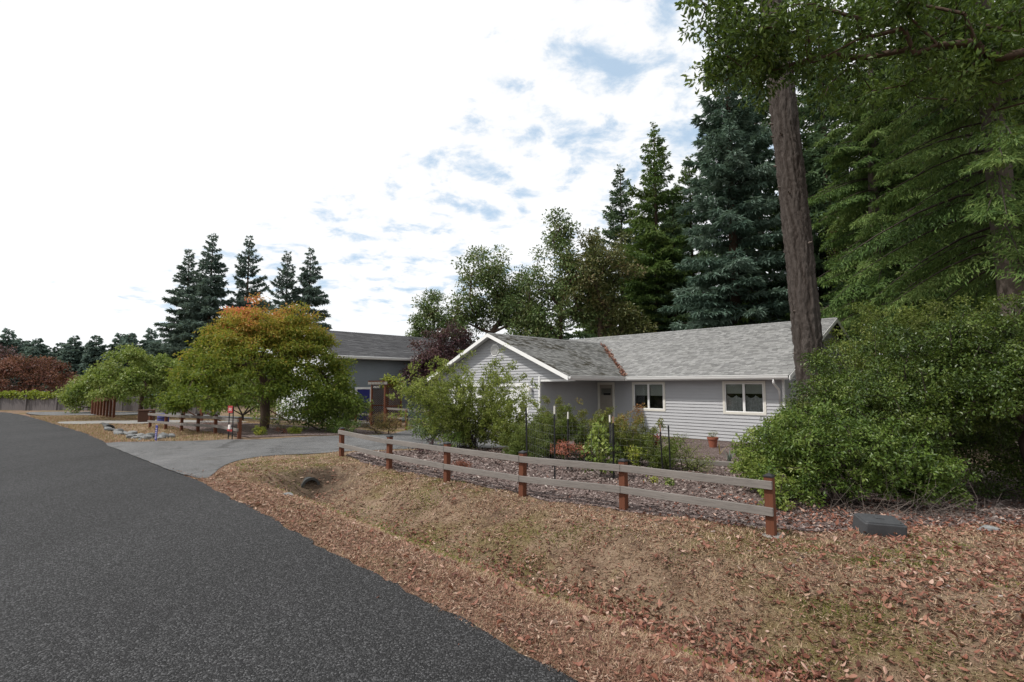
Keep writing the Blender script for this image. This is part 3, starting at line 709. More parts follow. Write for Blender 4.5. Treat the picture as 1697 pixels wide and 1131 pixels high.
M['plastic'] = plain('black_ribbed_plastic', (.05,.052,.056), .6, .2, 9, .002)
M['pipe'] = plain('dark_culvert_plastic', (.035,.037,.036), .6, .25, 6, .002)
M['bark_brown'] = wood('brown_bark', (.085,.058,.042), .3, (5, 5, 1.2), .9)
M['bark_grey'] = wood('grey_bark', (.14,.115,.1), .3, (6, 6, 1.2), .9)
M['bark_red'] = wood('madrone_bark', (.15,.07,.045), .3, (3, 3, 1), .6)
M['twig'] = plain('dark_twig', (.045,.032,.026), .8, .2, 20)
M['twig_pale'] = plain('bare_pale_twig', (.15,.122,.105), .8, .2, 20)

def rail_fence(posts, label, rails=((.56, .09), (.27, .09)), name='rail_fence', ph=.64, side=-1, cap=True, group=None, last_pale=()):
    f = empty(name, (posts[0][0], posts[0][1], H1(*posts[0])), 0, label=label, cat='fence', group=group)
    ox, oy, oz = f.location
    P = [np.array([x-ox, y-oy, H1(x, y)-oz]) for x, y in posts]
    d = unit(P[-1][:2]-P[0][:2]); n = np.array([d[1], -d[0]])*1.0
    rz = math.atan2(d[1], d[0]); hw = .046
    for k, p in enumerate(P):
        v, fc = cbox(-hw, hw, -hw, hw, -.25, ph+random.uniform(-.012, .012), .004)
        o = mk('post', v, fc, M['post'], f); o.location = p; o.rotation_euler = (random.uniform(-.012, .012), random.uniform(-.012, .012), rz+random.uniform(-.04, .04))
        if cap:
            zt = v[:, 2].max()
            V = np.array([(-.052,-.052,zt),(.052,-.052,zt),(.052,.052,zt),(-.052,.052,zt),(-.052,-.052,zt+.016),(.052,-.052,zt+.016),(.052,.052,zt+.016),(-.052,.052,zt+.016),(0,0,zt+.045)])
            mk('post_cap', V, [np.array([[0,1,5,4],[1,2,6,5],[2,3,7,6],[3,0,4,7],[3,2,1,0]]), np.array([[4,5,8],[5,6,8],[6,7,8],[7,4,8]])], M['cap'], o)
    off = np.array([n[0], n[1], 0])*side*(hw+.022)
    for zc, hh in rails:
        for k in range(len(P)-1):
            e0 = .047 if k == 0 else -.003; e1 = .047 if k == len(P)-2 else -.003
            a = P[k]+off+np.array([0,0,zc+random.uniform(-.008, .008)]); b = P[k+1]+off+np.array([0,0,zc+random.uniform(-.008, .008)])
            dd = unit(b-a); a = a-dd*e0; b = b+dd*e1; L = np.linalg.norm(b-a)
            v, fc = cbox(0, L, -.019, .019, -hh/2, hh/2, .003)
            o = mk('rail', v, fc, M['rail'], f); o.location = a; o.rotation_euler = (0, -math.asin((b-a)[2]/L), math.atan2((b-a)[1], (b-a)[0]))
    return f
NEAR = [(2.88, 5.92), (1.50, 7.13), (.16, 8.06), (-1.14, 9.27), (-2.50, 10.74), (-4.0, 12.36)]
rail_fence(NEAR, 'two-rail weathered fence in front of the mulch garden bed', side=-1)
FAR = [(-8.51, 16.39), (-10.18, 18.0), (-11.36, 18.97), (-12.51, 19.85), (-13.74, 20.8), (-15.19, 22.0)]
rail_fence(FAR, 'two-rail weathered fence beside the red sign and blue marker stake', side=-1)
# concrete collar at the near post
ft_ = mk('post_footing', *join([cbox(-.16, .17, -.14, .15, -.2, .012, .05)]), M['concrete']); ft_.location = (2.88, 5.92, H1(2.88, 5.92)); ft_.rotation_euler = (0, 0, .4)
tag(ft_, 'rough concrete footing round the end post of the near fence', 'footing')

# arbour with lattice sides and its flanking rails
ARX, ARY = -7.52, 28.0
arb = empty('garden_arbour', (ARX, ARY, H1(ARX, ARY)), TH-math.pi/2, label='brown wooden garden arbour with lattice sides and hanging dark sign', cat='arbour')
gw, gdp, ah = 1.38, .95, 2.32
for x in (0, gw):
    for y in (0, gdp): mk('post', *cbox(x-.045, x+.045, y-.045, y+.045, -.2, ah, .004), M['post'], arb)
mk('beam', *cbox(-.3, gw+.3, -.09, -.05, ah-.1, ah+.04, .004), M['rail'], arb)
mk('beam', *cbox(-.3, gw+.3, gdp+.05, gdp+.09, ah-.1, ah+.04, .004), M['rail'], arb)
for k in range(5): xx = .05+k*.32; mk('rafter', *box(xx-.02, xx+.02, -.25, gdp+.25, ah+.042, ah+.11), M['post'], arb)
for x in (0, gw):
    parts = []
    for sg_ in (1, -1):
        for c in np.arange(-1.2, 3.4, .105):
            y0, y1 = .05, gdp-.05; za = c; zb = c+sg_*(y1-y0)*1.0
            if sg_ < 0: za += .9; zb += .9
            lo, hi = .12, ah-.12
            t0, t1 = 0., 1.
            for _ in (0,):
                for bnd, s_ in ((lo, 1), (hi, -1)):
                    fa, fb = (za-bnd)*s_, (zb-bnd)*s_
                    if fa < 0 and fb < 0: t1 = -1
                    elif fa < 0: t0 = max(t0, fa/(fa-fb))
                    elif fb < 0: t1 = min(t1, fa/(fa-fb))
            if t1 <= t0+.02: continue
            p = np.array([x+sg_*.006, y0+(y1-y0)*t0, za+(zb-za)*t0]); q = np.array([x+sg_*.006, y0+(y1-y0)*t1, za+(zb-za)*t1])
            parts.append(bar(p, q, .01, .03))
    mk('lattice', *join(parts), M['lattice'], arb)
    for zc in (.1, 1.1, ah-.1): mk('crossbar', *box(x-.02, x+.02, .047, gdp-.047, zc-.03, zc+.03), M['post'], arb)
sg2 = mk('hanging_sign', *cbox(.18, 1.16, -.075, -.045, 1.98, 2.19, .01), M['metal_black'], arb)
for k in range(9):
    xx = .30+k*.082; hh = (.03, .05, .035, .045, .03, .05, .04, .03, .045)[k]
    mk('letter', *join([box(xx, xx+.014, -.080, -.0755, 2.06, 2.06+hh*1.4), box(xx+.0142, xx+.05, -.080, -.0755, 2.06+hh*.6, 2.075+hh*.6)]), M['signwhite'], sg2)
for x in (.3, 1.04): mk('chain', *tube([(x, -.06, 2.18), (x, -.06, 2.30)], .006), M['metal_black'], sg2)
st_ = mk('stepping_block', *cbox(-.35, .45, -.75, -.3, -.1, .22, .02), M['concrete']); st_.location = arb.location; st_.rotation_euler = arb.rotation_euler
tag(st_, 'pale concrete block set before the arbour', 'block')
ud = np.array([-math.sin(TH), math.cos(TH)]); vd = np.array([math.cos(TH), math.sin(TH)])
pl = np.array([ARX, ARY])+ud*.06
rail_fence([tuple(pl+ud*.05), tuple(pl+ud*1.7), tuple(pl+ud*3.4)], 'short weathered rail fence left of the arbour, before the blue door', rails=((.98, .10), (.60, .10), (.2, .1)), ph=1.08, side=1, cap=False)
pr_ = np.array([ARX, ARY])-ud*(gw+.06)
rail_fence([tuple(pr_-ud*.05), tuple(pr_-ud*2.0), tuple(pr_-ud*4.0)], 'weathered rail fence between the arbour and the grey garage gable', rails=((.98, .10), (.55, .10)), ph=1.0, side=-1, cap=False)

# board fence far along the road
bf = empty('board_fence', (-46, 38.6, 0), 0, label='silver grey vertical board fence across the far side road', cat='fence')
path = np.array([(-46., 38.6), (-35.1, 36.0), (-27.1, 34.9), (-19.5, 35.2)]); dl = np.r_[0, np.cumsum(np.linalg.norm(np.diff(path, axis=0), axis=1))]
bv, bfc = cbox(0, .142, -.011, .011, 0, 1.0, .003); bme = None; s = 0; k = 0
while s < dl[-1]-.15:
    x = np.interp(s, dl, path[:, 0]); y = np.interp(s, dl, path[:, 1]); x2 = np.interp(s+.15, dl, path[:, 0]); y2 = np.interp(s+.15, dl, path[:, 1])
    if bme is None: o = mk('board', bv, bfc, M['boards'], bf); bme = o.data
    else: o = bpy.data.objects.new('board', bme); COL.objects.link(o); o.parent = bf
    o.location = (x+46, y-38.6, H1(x, y)-.03); o.rotation_euler = (random.uniform(-.02, .02), 0, math.atan2(y2-y, x2-x)); o.scale = (1, 1, random.uniform(.97, 1.05))
    s += .147; k += 1
for zc in (.25, .8):
    for a, b in zip(path[:-1], path[1:]): 
        nn = np.array([-(b-a)[1], (b-a)[0]]); nn = nn/np.linalg.norm(nn)*.04; oo = np.array([46, -38.6])
        mk('backing_rail', *bar((*(a+nn+oo), zc), (*(b+nn+oo), zc), .04, .09), M['boards'], bf)
for s in np.arange(1.2, dl[-1], 2.4):
    x = np.interp(s, dl, path[:, 0]); y = np.interp(s, dl, path[:, 1]); o = mk('post', *cbox(-.05, .05, -.19, -.09, -.2, 1.04), M['boards'], bf); o.location = (x+46, y-38.6, 0)

# row of brown palings under the green tree, and the grape trellis
pf = empty('paling_row', (-21.0, 27.3, 0), 0, label='row of red-brown upright palings under the arching green tree', cat='fence')
for k in range(8):
    o = mk('paling', *cbox(-.07, .07, -.05, .05, -.1, 1.12+.02*(k % 3), .005), M['post'], pf); o.location = (-.56*k+.6, .5*k-.5, 0); o.rotation_euler = (0, 0, 2.4)
mk('rail', *bar((.5, -.44, .95), (-3.4, 2.97, .95), .04, .09), M['post'], pf)
gt = empty('grape_trellis', (-14.6, 24.6, H1(-14.6, 24.6)), 0, label='dark brown post and wire trellis with diagonal braces behind the far rail fence', cat='trellis')
for k, (x, y) in enumerate(((-1.6, 1.2), (0, 0), (2.9, .5))):
    mk('post', *cbox(x-.06, x+.06, y-.06, y+.06, -.2, 1.35, .005), M['post'], gt)
    mk('brace', *bar((x+.06, y, .5), (x+1.05, y+.05, -.1), .05, .05), M['lattice'], gt); mk('brace', *bar((x-.06, y, .55), (x-.95, y+.1, 1.25), .05, .05), M['lattice'], gt)
mk('crossbar', *bar((-1.7, 1.26, 1.28), (3.0, .5, 1.30), .04, .05), M['lattice'], gt)
brl = mk('barrel', *join([tube([(0,0,0), (0,0,.06), (0,0,.3), (0,0,.62), (0,0,.70)], [.2,.225,.23,.225,.19], 18)]), M['blue'], smooth=True); brl.location = (-15.45, 23.2, H1(-15.45, 23.2)-.28)
mk('hoop', *tube([(0,0,.22), (0,0,.25)], [.24,.24], 18), M['metal_black'], brl); mk('hoop', *tube([(0,0,.5), (0,0,.53)], [.238,.238], 18), M['metal_black'], brl)
tag(brl, 'deep blue barrel behind the end of the far rail fence', 'barrel')
bn = mk('compost_bin', *join([cbox(-.3, .3, -.3, .3, 0, .62, .02)]), M['lattice']); bn.location = (-16.75, 24.0, H1(-16.75, 24.0)-.1); bn.rotation_euler = (0, 0, .5)
mk('lid', *cbox(-.33, .33, -.33, .33, .622, .66, .01), M['lattice'], bn); tag(bn, 'low dark wooden bin beside the blue barrel', 'bin')

# realtor sign: black frame, red panel, flyer box
sgn = empty('yard_sign', (-8.68, 16.18, H1(-8.68, 16.18)), -.62, label='small red yard sign on a black metal frame at the fence end', cat='sign')
for x in (-.12, .12): mk('leg', *box(x-.012, x+.012, -.012, .012, -.1, 1.0), M['metal_black'], sgn)
for z in (.985, .78, .40, .30): mk('crossbar', *box(-.107, .107, -.008, .008, z, z+.018), M['metal_black'], sgn)
pn = mk('panel', *cbox(-.16, .12, -.03, -.014, .80, 1.02, .003), M['red'], sgn)
for k, (x, kind) in enumerate(((-.10, 0), (-.055, 1), (-.005, 2), (.045, 1))):
    parts = [box(x, x+.012, -.034, -.0305, .875, .955)]
    if kind: parts.append(box(x+.0125, x+.032, -.034, -.0305, .943-.03*(kind-1), .955-.03*(kind-1)))
    if kind != 2: parts.append(box(x+.0125, x+.032, -.034, -.0305, .875, .887))
    mk('letter', *join(parts), M['signwhite'], pn)
mk('lower_panel', *cbox(-.15, .14, -.03, -.014, .24, .30, .003), M['red'], sgn)
mk('flyer_box', *cbox(-.05, .06, -.06, -.014, .305, .44, .005), M['signwhite'], sgn)
mkr = mk('marker_stake', *cbox(-.055, .055, -.008, .008, -.1, .47, .004), M['bluemark']); mkr.location = (-10.75, 15.85, H1(-10.75, 15.85)); mkr.rotation_euler = (.02, .10, -.5)
for k in range(6): mk('letter', *join([box(-.03, .02, -.012, -.0085, .08+k*.058, .09+k*.058), box(.0202, .032, -.012, -.0085, .08+k*.058, .11+k*.058)]), M['signwhite'], mkr)
tag(mkr, 'slim blue marker stake with pale letters standing by the stones', 'marker')

# culvert pipes under the driveway
def culvert(x, y, z, rz, r, label):
    c = empty('culvert_pipe', (x, y, z), rz, label=label, cat='pipe')
    an = np.linspace(0, 2*np.pi, 29)[:-1]; L = np.arange(0, 1.8, .035)
    rad = r+.014*np.sin(L/.035*np.pi*.66)
    V = np.array([[l, rr*math.cos(a), rr*math.sin(a)] for l, rr in zip(L, rad) for a in an]); n = len(an)
    i = np.arange(len(L)-1)[:, None]*n; j = np.arange(n)[None]; F = np.stack([i+j, i+(j+1) % n, i+n+(j+1) % n, i+n+j], -1).reshape(-1, 4)
    mk('barrel', V, F, M['pipe'], c, smooth=True)
    V = np.array([[x_, rr*math.cos(a), rr*math.sin(a)] for x_, rr in ((-.02, r-.03), (-.02, r+.018), (.03, r+.018), (.03, r-.03)) for a in an])
    F = np.concatenate([np.stack([k*n+j[0], k*n+(j[0]+1) % n, ((k+1) % 4)*n+(j[0]+1) % n, ((k+1) % 4)*n+j[0]], -1) for k in range(4)])
    mk('rim', V, F, M['pipe'], c, smooth=False)
culvert(-3.90, 10.25, -.30, R(131), .165, 'black corrugated culvert mouth in the grassy ditch beside the near fence')
culvert(-16.5, 21.5, -.10, R(136), .16, 'small dark culvert mouth at the head of the stones')

# rip-rap
def rock(seed, s):
    r_ = np.random.default_rng(seed); n1_, n2_ = 7, 10
    th = np.linspace(.0, np.pi, n1_); ph = np.linspace(0, 2*np.pi, n2_, endpoint=False)
    V = np.array([[math.sin(a)*math.cos(b), math.sin(a)*math.sin(b), math.cos(a)] for a in th for b in ph])
    for _ in range(9):
        d = unit(r_.normal(size=3)); c = r_.uniform(.5, .8); k = V@d; V = V-np.maximum(k-c, 0)[:, None]*d
    V = V*np.array([1, r_.uniform(.65, .95), r_.uniform(.45, .7)])*s
    i = np.arange(n1_-1)[:, None]*n2_; j = np.arange(n2_)[None]
    return V, np.stack([i+j, i+n2_+j, i+n2_+(j+1) % n2_, i+(j+1) % n2_], -1).reshape(-1, 4)
RK = [mk('ditch_stone', *rock(k, 1.0), M['rock']) for k in range(6)]
ks = 0
for k in range(64):
    f = random.random(); x = -15.9+f*5.1+random.gauss(0, .18); y = 21.0-f*5.0+random.gauss(0, .22); b = float(edge_b(np.array([x]), np.array([y]))[0])
    if b < .45: continue
    o = RK[ks] if ks < 6 else bpy.data.objects.new('ditch_stone', RK[ks % 6].data)
    if ks >= 6: COL.objects.link(o)
    s = random.uniform(.08, .24)*(1 if random.random() < .8 else 1.3); o.scale = (s, s, s); o.location = (x, y, H1(x, y)+s*.22); o.rotation_euler = (random.uniform(-.3, .3), random.uniform(-.3, .3), random.uniform(0, 6)); ks += 1
    tag(o, 'grey angular stone among the stones lining the far ditch', 'stone', 'stones lining the ditch beyond the driveway')
v, f = rock(31, 1.0); o = mk('stone', v*np.array([.16, .13, .10]), f, M['rock'], smooth=False); o.location = (5.62, 6.30, H1(5.62, 6.3)+.02); tag(o, 'single flat grey stone lying by the dark hollow under the bushes', 'stone')
v, f = rock(40, 1.0); o = mk('stone', v*np.array([.11, .08, .06]), f, M['rock']); o.location = (-3.6, 8.55, H1(-3.6, 8.55)+.015); tag(o, 'small grey stone on the dry grass short of the culvert', 'stone')

# black utility box
ub = empty('utility_box', (4.13, 6.0, H1(4.13, 6.0)+.035), -.17, label='black plastic utility box lying among brown leaves under the bushes', cat='box')
ub.rotation_euler = (.15, .05, -.17)
def rbox(hx, hy, z0, z1, r, taper=0, k=5):
    ring = []
    for cx_, cy_, a0 in ((hx-r, hy-r, 0), (-hx+r, hy-r, 90), (-hx+r, -hy+r, 180), (hx-r, -hy+r, 270)):
        ring += [(cx_+r*math.cos(R(a0+90*q/k)), cy_+r*math.sin(R(a0+90*q/k))) for q in range(k+1)]
    ring = np.array(ring); n = len(ring); lv = [(z0, 1+taper), (z1-.008, 1), (z1, 1-.02)]
    V = np.concatenate([np.c_[ring*s, np.full(n, z)] for z, s in lv]); j = np.arange(n)
    F = np.concatenate([np.stack([q*n+j, q*n+(j+1) % n, (q+1)*n+(j+1) % n, (q+1)*n+j], -1) for q in range(2)])
    return V, [F, np.array([list(range(n))[::-1], [2*n+q for q in range(n)]])]
mk('body', *rbox(.215, .15, -.09, .115, .035, .03), M['plastic'], ub)
ld = mk('lid', *rbox(.195, .13, .116, .128, .03), M['plastic'], ub)
mk('hatch', *cbox(-.045, .045, -.01, .055, .1285, .137, .004), M['plastic'], ld); mk('bolt', *tube([(.165, -.09, .128), (.165, -.09, .134)], .008, 8), M['metal_black'], ld)

# garden stakes with wire between them
STK = [(.32, 10.9, 1.22, -.03), (.74, 9.15, 1.30, .0), (1.10, 10.4, 1.16, .02), (1.95, 10.4, 1.15, .0), (1.86, 9.62, 1.0, .0), (2.25, 11.6, 1.12, .0), (3.15, 11.05, 1.0, -.03), (3.33, 11.1, 1.0, -.02)]
NM = ['beside the airy green shrub', 'before the thicket and nearest the fence rails', 'beside the coral leaved plant', 'behind the caged young green tree', 'touching the caged young green tree', 'at the back of the reddish thicket', 'paired with another before the house window, brown tipped', 'paired with another before the house window, bare black top']
for k, (x, y, h, ln_) in enumerate(STK):
    st = empty('garden_stake', (x, y, H1(x, y)), random.uniform(0, 1), label='black metal garden stake '+NM[k], cat='stake', group='garden stakes in the mulch bed')
    st.rotation_euler = (0, ln_, st.rotation_euler[2])
    mk('shaft', *join([box(-.014, .014, -.004, .004, -.15, h-.14), box(-.004, .004, .0042, .026, -.15, h-.14)]+[box(-.01, .01, -.012, -.0042, z, z+.02) for z in np.arange(.1, h-.2, .08)]), M['metal_black'], st)
    mk('tip', *join([box(-.015, .015, -.005, .005, -.139+h, h), box(-.004, .004, .0052, .027, h-.139, h)]), M['metal_white' if k in (1, 2, 3) else ('postpale' if k in (5, 6) else 'metal_black')], st)
def wirefence(pts, label, h=.95):
    c = empty('wire_mesh', (*pts[0], H1(*pts[0])), 0, label=label, cat='wire fence'); P0 = []; P1 = []
    for p, q in zip(pts[:-1], pts[1:]):
        p = np.array(p); q = np.array(q); L = np.linalg.norm(q-p)
        for z in np.arange(.05, h+.01, .15): P0.append([*p, z]); P1.append([*q, z])
        for s in np.arange(0, L, .15): a = p+(q-p)*s/L; P0.append([*a, .05]); P1.append([*a, h])
    P0 = np.array(P0); P1 = np.array(P1); o0 = np.array([pts[0][0], pts[0][1], 0]); zz = hgt(P0[:, 0], P0[:, 1])-H1(*pts[0]); z2 = hgt(P1[:, 0], P1[:, 1])-H1(*pts[0])
    P0 = P0-o0; P1 = P1-o0; P0[:, 2] += zz; P1[:, 2] += z2
    mk('wire_panel', *cones(P0, P1, np.full(len(P0), .0016), np.full(len(P0), .0016), 3), M['wire'], c)
wirefence([(.32, 10.92), (.74, 9.17), (1.86, 9.64), (1.95, 10.42), (1.10, 10.42)], 'thin wire mesh round the thicket and young tree')
wirefence([(1.95, 10.44), (2.25, 11.62), (3.15, 11.07)], 'thin wire mesh in front of the reddish thicket')
pot = empty('flower_pot', (7.05, 18.45, H1(7.05, 18.45)+.01), 0, label='terracotta pot with a wispy plant by the house wall', cat='pot')
pv = [(.0,.0),(.12,.0),(.165,.27),(.19,.275),(.195,.35),(.172,.352),(.165,.32),(.0,.31)]
an = np.linspace(0, 2*np.pi, 25)[:-1]; V = np.array([[r_*math.cos(a), r_*math.sin(a), z] for r_, z in pv for a in an]); j = np.arange(24)
mk('pot_body', V, np.concatenate([np.stack([q*24+j, q*24+(j+1) % 24, (q+1)*24+(j+1) % 24, (q+1)*24+j], -1) for q in range(len(pv)-1)]), M['terracotta'], pot, smooth=False)
# timber edging between garden and path
ed = mk('edging_timber', *cbox(-2.6, 2.6, -.07, .07, -.05, .12, .01), M['rail']); ed.location = (5.0, 14.2, H1(5, 14.2)); ed.rotation_euler = (0, 0, R(-24)); tag(ed, 'long weathered timber edging the garden bed before the house', 'timber')

# ------------------------------------------------------------------ vegetation generators
def thing_tree(name, x, y, label, cat='tree', group=None, z=None):
    return empty(name, (x, y, H1(x, y)-.03 if z is None else z), 0, label=label, cat=cat, group=group)
def trunk_mesh(pts, rad, k=14, bark=.05, seg=10, flare=True):
    P = np.array(pts, float); d = np.r_[0, np.cumsum(np.linalg.norm(np.diff(P, axis=0), axis=1))]
    s = np.linspace(0, d[-1], max(6, int(seg*d[-1]/4))); Q = np.stack([np.interp(s, d, P[:, c]) for c in range(3)], -1)
    kk = max(3, len(s)//8); Q2 = Q.copy()
    for c in range(2): Q2[:, c] = np.convolve(np.pad(Q[:, c], kk, 'edge'), np.ones(2*kk+1)/(2*kk+1), 'valid')
    r = np.interp(s, d, rad)
    V, F = tube(Q2, r, k); n = len(s)
    ang = np.tile(np.arange(k), n); hh = np.repeat(s, k); ctr = np.repeat(Q2, k, axis=0)
    dv = V-ctr; m = 1+bark*(np.sin(ang*2.9+np.sin(hh*1.3)*1.5)+.8*np.sin(ang*5.3+hh*2.1)+.7*np.sin(hh*7+ang*1.7))*.5
    return ctr+dv*m[:, None], F
def conifer(H, Rr, z0, nb, ns, droop=.35, sl=.42, sw=.11, hang=.25, top=.8, up0=-.1, up1=.75, gap=.0, lat=.42, jit=.38):
    """returns limbs (V,F), needles (V,F,rnd)"""
    f = rng.uniform(0, 1, nb)**.9; f = np.sort(f); z = z0+(H-z0)*f*.985
    L = Rr*(1-f)**top*rng.uniform(.55, 1.1, nb)+.22
    L *= np.where(f < .12, .75+.25*f/.12, 1)
    L *= np.where(rng.uniform(0, 1, nb) < gap, .45, 1)
    az = np.arange(nb)*2.399963+rng.normal(0, .35, nb)
    el = up0+(up1-up0)*f+rng.normal(0, .1, nb)
    dirh = np.stack([np.cos(az), np.sin(az)], -1)
    def pos(i, s):
        q = np.empty((len(i), 3)); q[:, :2] = dirh[i]*(L[i]*s)[:, None]
        q[:, 2] = z[i]+L[i]*(np.tan(el[i])*s-droop*s**1.7+.10*s**3)
        return q
    st = np.linspace(0, 1, 5); P0 = []; P1 = []; r0 = []; r1 = []
    ii = np.arange(nb)
    for a, b in zip(st[:-1], st[1:]):
        P0.append(pos(ii, np.full(nb, a))); P1.append(pos(ii, np.full(nb, b))); r0.append(.008+.009*L*(1-a)); r1.append(.007+.009*L*(1-b))
    limb = cones(np.concatenate(P0), np.concatenate(P1), np.concatenate(r0), np.concatenate(r1), 4)
    cnt = np.maximum(4, (ns*L**1.25)).astype(int); i = np.repeat(np.arange(nb), cnt); n = len(i)
    s = rng.uniform(.08, 1.03, n)**.75
    side = np.where(rng.uniform(0, 1, n) < .5, 1., -1.); lw = lat*L[i]*np.clip(1.08-s, .05, 1)*np.minimum(1, s*2.6)+.04
    k = rng.uniform(0, 1, n)
    p = pos(i, np.minimum(s+.25*k*lw/L[i], 1.05)); sd3 = np.stack([-dirh[i][:, 1], dirh[i][:, 0], np.zeros(n)], -1)*side[:, None]
    p += sd3*(lw*k)[:, None]; p[:, 2] -= (.18+hang*.5)*lw*k+rng.uniform(0, .06, n)*np.sqrt(L[i])
    out = np.c_[dirh[i], np.zeros(n)]
    A = out*.75+sd3*(.35+.6*k)[:, None]+np.array([0,0,-1.])*(hang+rng.uniform(-.3, .45, n))[:, None]+rng.normal(0, jit, (n, 3))
    Nn = np.array([0,0,1.])+out*hang*.8+rng.normal(0, .6, (n, 3))
    ln = sl*rng.uniform(.6, 1.25, n)*np.clip(.55+.25*L[i], .5, 1.15); wd = sw*rng.uniform(.7, 1.4, n)
    V, F = leaves(p, A, Nn, ln, wd, .25)
    # colour varies branch by branch and shoot by shoot
    rn = np.clip(.5+.18*rng.normal(size=nb)[i]+.17*rng.normal(size=n)+.12*(s-.6), 0, 1)
    return limb, (V, F, np.repeat(rn, 4))
def add_conifer(name, x, y, label, gen, mats, trunk, parent_scale=1.0, group=None, z=None):
    t = thing_tree(name, x, y, label, 'tree', group, z)
    limb, (V, F, rn) = gen
    mk('trunk', *trunk, M[mats[1]], t, smooth=True); mk('limbs', *limb, M['twig'], t)['kind'] = 'stuff'; mk('crown', V, F, M[mats[0]], t, attrs={'rnd': rn})
    return t
def copy_tree(src, x, y, label, sc=1.0, rz=0., group=None, zs=None, z=None):
    t = src.copy(); COL.objects.link(t); t.location = (x, y, H1(x, y)-.03 if z is None else z); t.scale = (sc, sc, sc*(zs or 1)); t.rotation_euler = (0, 0, rz); t['label'] = label
    if group: t['group'] = group
    for c in src.children: d_ = c.copy(); COL.objects.link(d_); d_.parent = t
    return t
def branching(base, tips, trunk_pts, rt=.008, pw=.5, rmax=.5, wig=.08, pen=.3, step=.6):
    """joins every tip to the nearest wood already there; returns sticks"""
    nodes = [np.array(p, float) for p in trunk_pts]; par = [-1]+list(range(len(nodes)-1)); dep = [0.]
    for a, b in zip(nodes[:-1], nodes[1:]): dep.append(dep[-1]+np.linalg.norm(b-a))
    tips = np.asarray(tips); o = np.argsort(np.linalg.norm(tips-nodes[-1], axis=1)+.15*rng.uniform(0, 1, len(tips)))
    ends = []
    for q in tips[o]:
        A = np.array(nodes); c = np.linalg.norm(A-q, axis=1)+pen*np.array(dep)+np.where(A[:, 2] > q[2]+.1, .5*(A[:, 2]-q[2]), 0); j = int(np.argmin(c)); L = np.linalg.norm(q-A[j]); m = max(1, int(L/step)); p0 = A[j]
        for e in range(1, m+1):
            u = e/m; v = p0+(q-p0)*u
            if e < m: v = v+rng.normal(0, wig*L, 3)*np.array([1,1,.6])+np.array([0,0,.10*L*math.sin(math.pi*u)])
            nodes.append(v); par.append(j); dep.append(dep[j]+L/m); j = len(nodes)-1
        ends.append(j)
    cnt = np.zeros(len(nodes))
    for e in ends:
        while e >= 0: cnt[e] += 1; e = par[e]
    N_ = np.array(nodes); par = np.array(par); k = np.where(par >= 0)[0]; rad = np.minimum(rt*np.maximum(cnt, 1)**pw, rmax)
    return cones(N_[par[k]], N_[k], np.minimum(rad[par[k]], rad[k]*1.35), rad[k], 6)
def clump_leaves(C, rc, n, ln, wd, flat=.75, droop=.2, shell=.5, upn=.8, whorl=False, out=.6, origin=None):
    """n leaves in each clump of radius rc round C"""
    m = len(C); i = np.repeat(np.arange(m), n); q = rsph(m*n)
    r = rng.uniform(0, 1, m*n)**shell; d = q*r[:, None]*np.asarray(rc)[i][:, None]; d[:, 2] *= flat
    p = C[i]+d
    A = q*out+np.array([0,0,-droop])+rng.normal(0, .55, (m*n, 3))
    if origin is not None: A = A+unit(p-origin)*.5
    Nn = np.array([0,0,upn])+rng.normal(0, .5, (m*n, 3))+q*.25
    l_ = ln*rng.uniform(.65, 1.25, m*n); w_ = wd*rng.uniform(.7, 1.25, m*n)
    V, F = leaves(p, A, Nn, l_, w_)
    rn = np.clip(.5+.16*rng.normal(size=m)[i]+.19*rng.normal(size=m*n), 0, 1)
    return V, F, np.repeat(rn, 4), p, i
def ell_tips(n, c, r, zmin=-.6, shell=.35, jit=.12):
    q = rsph(n*3); q = q[q[:, 2] > zmin][:n]; rr = rng.uniform(0, 1, len(q))**shell
    return np.array(c)+q*rr[:, None]*np.array(r)*(1+np.clip(rng.normal(0, jit, (len(q), 1)), -.2, .14))
def broadleaf(name, x, y, label, leafm, barkm, trunk, tips, rc, nl, ln, wd, cat='tree', group=None, rt=.01, flat=.75, droop=.2, shell=.5, tint=None, z=None, pen=.3, step=.6, wig=.08, pw=.5, upn=.8, out=.6, dead=None, twigs=None):
    t = thing_tree(name, x, y, label, cat, group, z)
    v, f = branching(None, tips, trunk, rt=rt, pen=pen, step=step, wig=wig, pw=pw)
    mk('branches' if cat == 'shrub' else 'trunk', v, f, M[barkm], t, smooth=True)
    V, F, rn, p, i = clump_leaves(tips, np.broadcast_to(rc, (len(tips),)), nl, ln, wd, flat, droop, shell, upn, out=out)
    if tint is not None: rn = np.repeat(np.clip(tint(p)+.10*rng.normal(size=len(p)), 0, 1), 4)
    mk('foliage' if cat == 'shrub' else 'crown', V, F, M[leafm], t, attrs={'rnd': rn})
    return t

# foliage colours (albedo, with haze mixed into the far firs)
M['fir'] = leafmat('fir_needles', G((.022,.042,.022), (.048,.080,.042), (.085,.125,.065)), trans=.22, gain=1.95, rough=.65, spec=.2)
M['fir_blue'] = leafmat('blue_fir_needles', G((.028,.05,.038), (.06,.095,.072), (.11,.15,.122)), trans=.2, gain=1.95, rough=.65, spec=.2)
M['fir_hazed'] = leafmat('hazed_fir_needles', G((.036,.056,.048), (.064,.092,.078), (.098,.13,.11)), trans=.2, gain=1.95, rough=.7, spec=.15)  # distance haze is put into this paler, bluer needle colour
M['cedar'] = leafmat('cedar_sprays', G((.026,.05,.014), (.062,.115,.03), (.11,.17,.045), (.15,.2,.06)), trans=.25, gain=1.25, rough=.55, spec=.25)
M['madrone'] = leafmat('madrone_leaves', G((.02,.04,.008), (.045,.08,.014), (.075,.125,.022), (.12,.17,.04)), trans=.35, rough=.42, spec=.35)
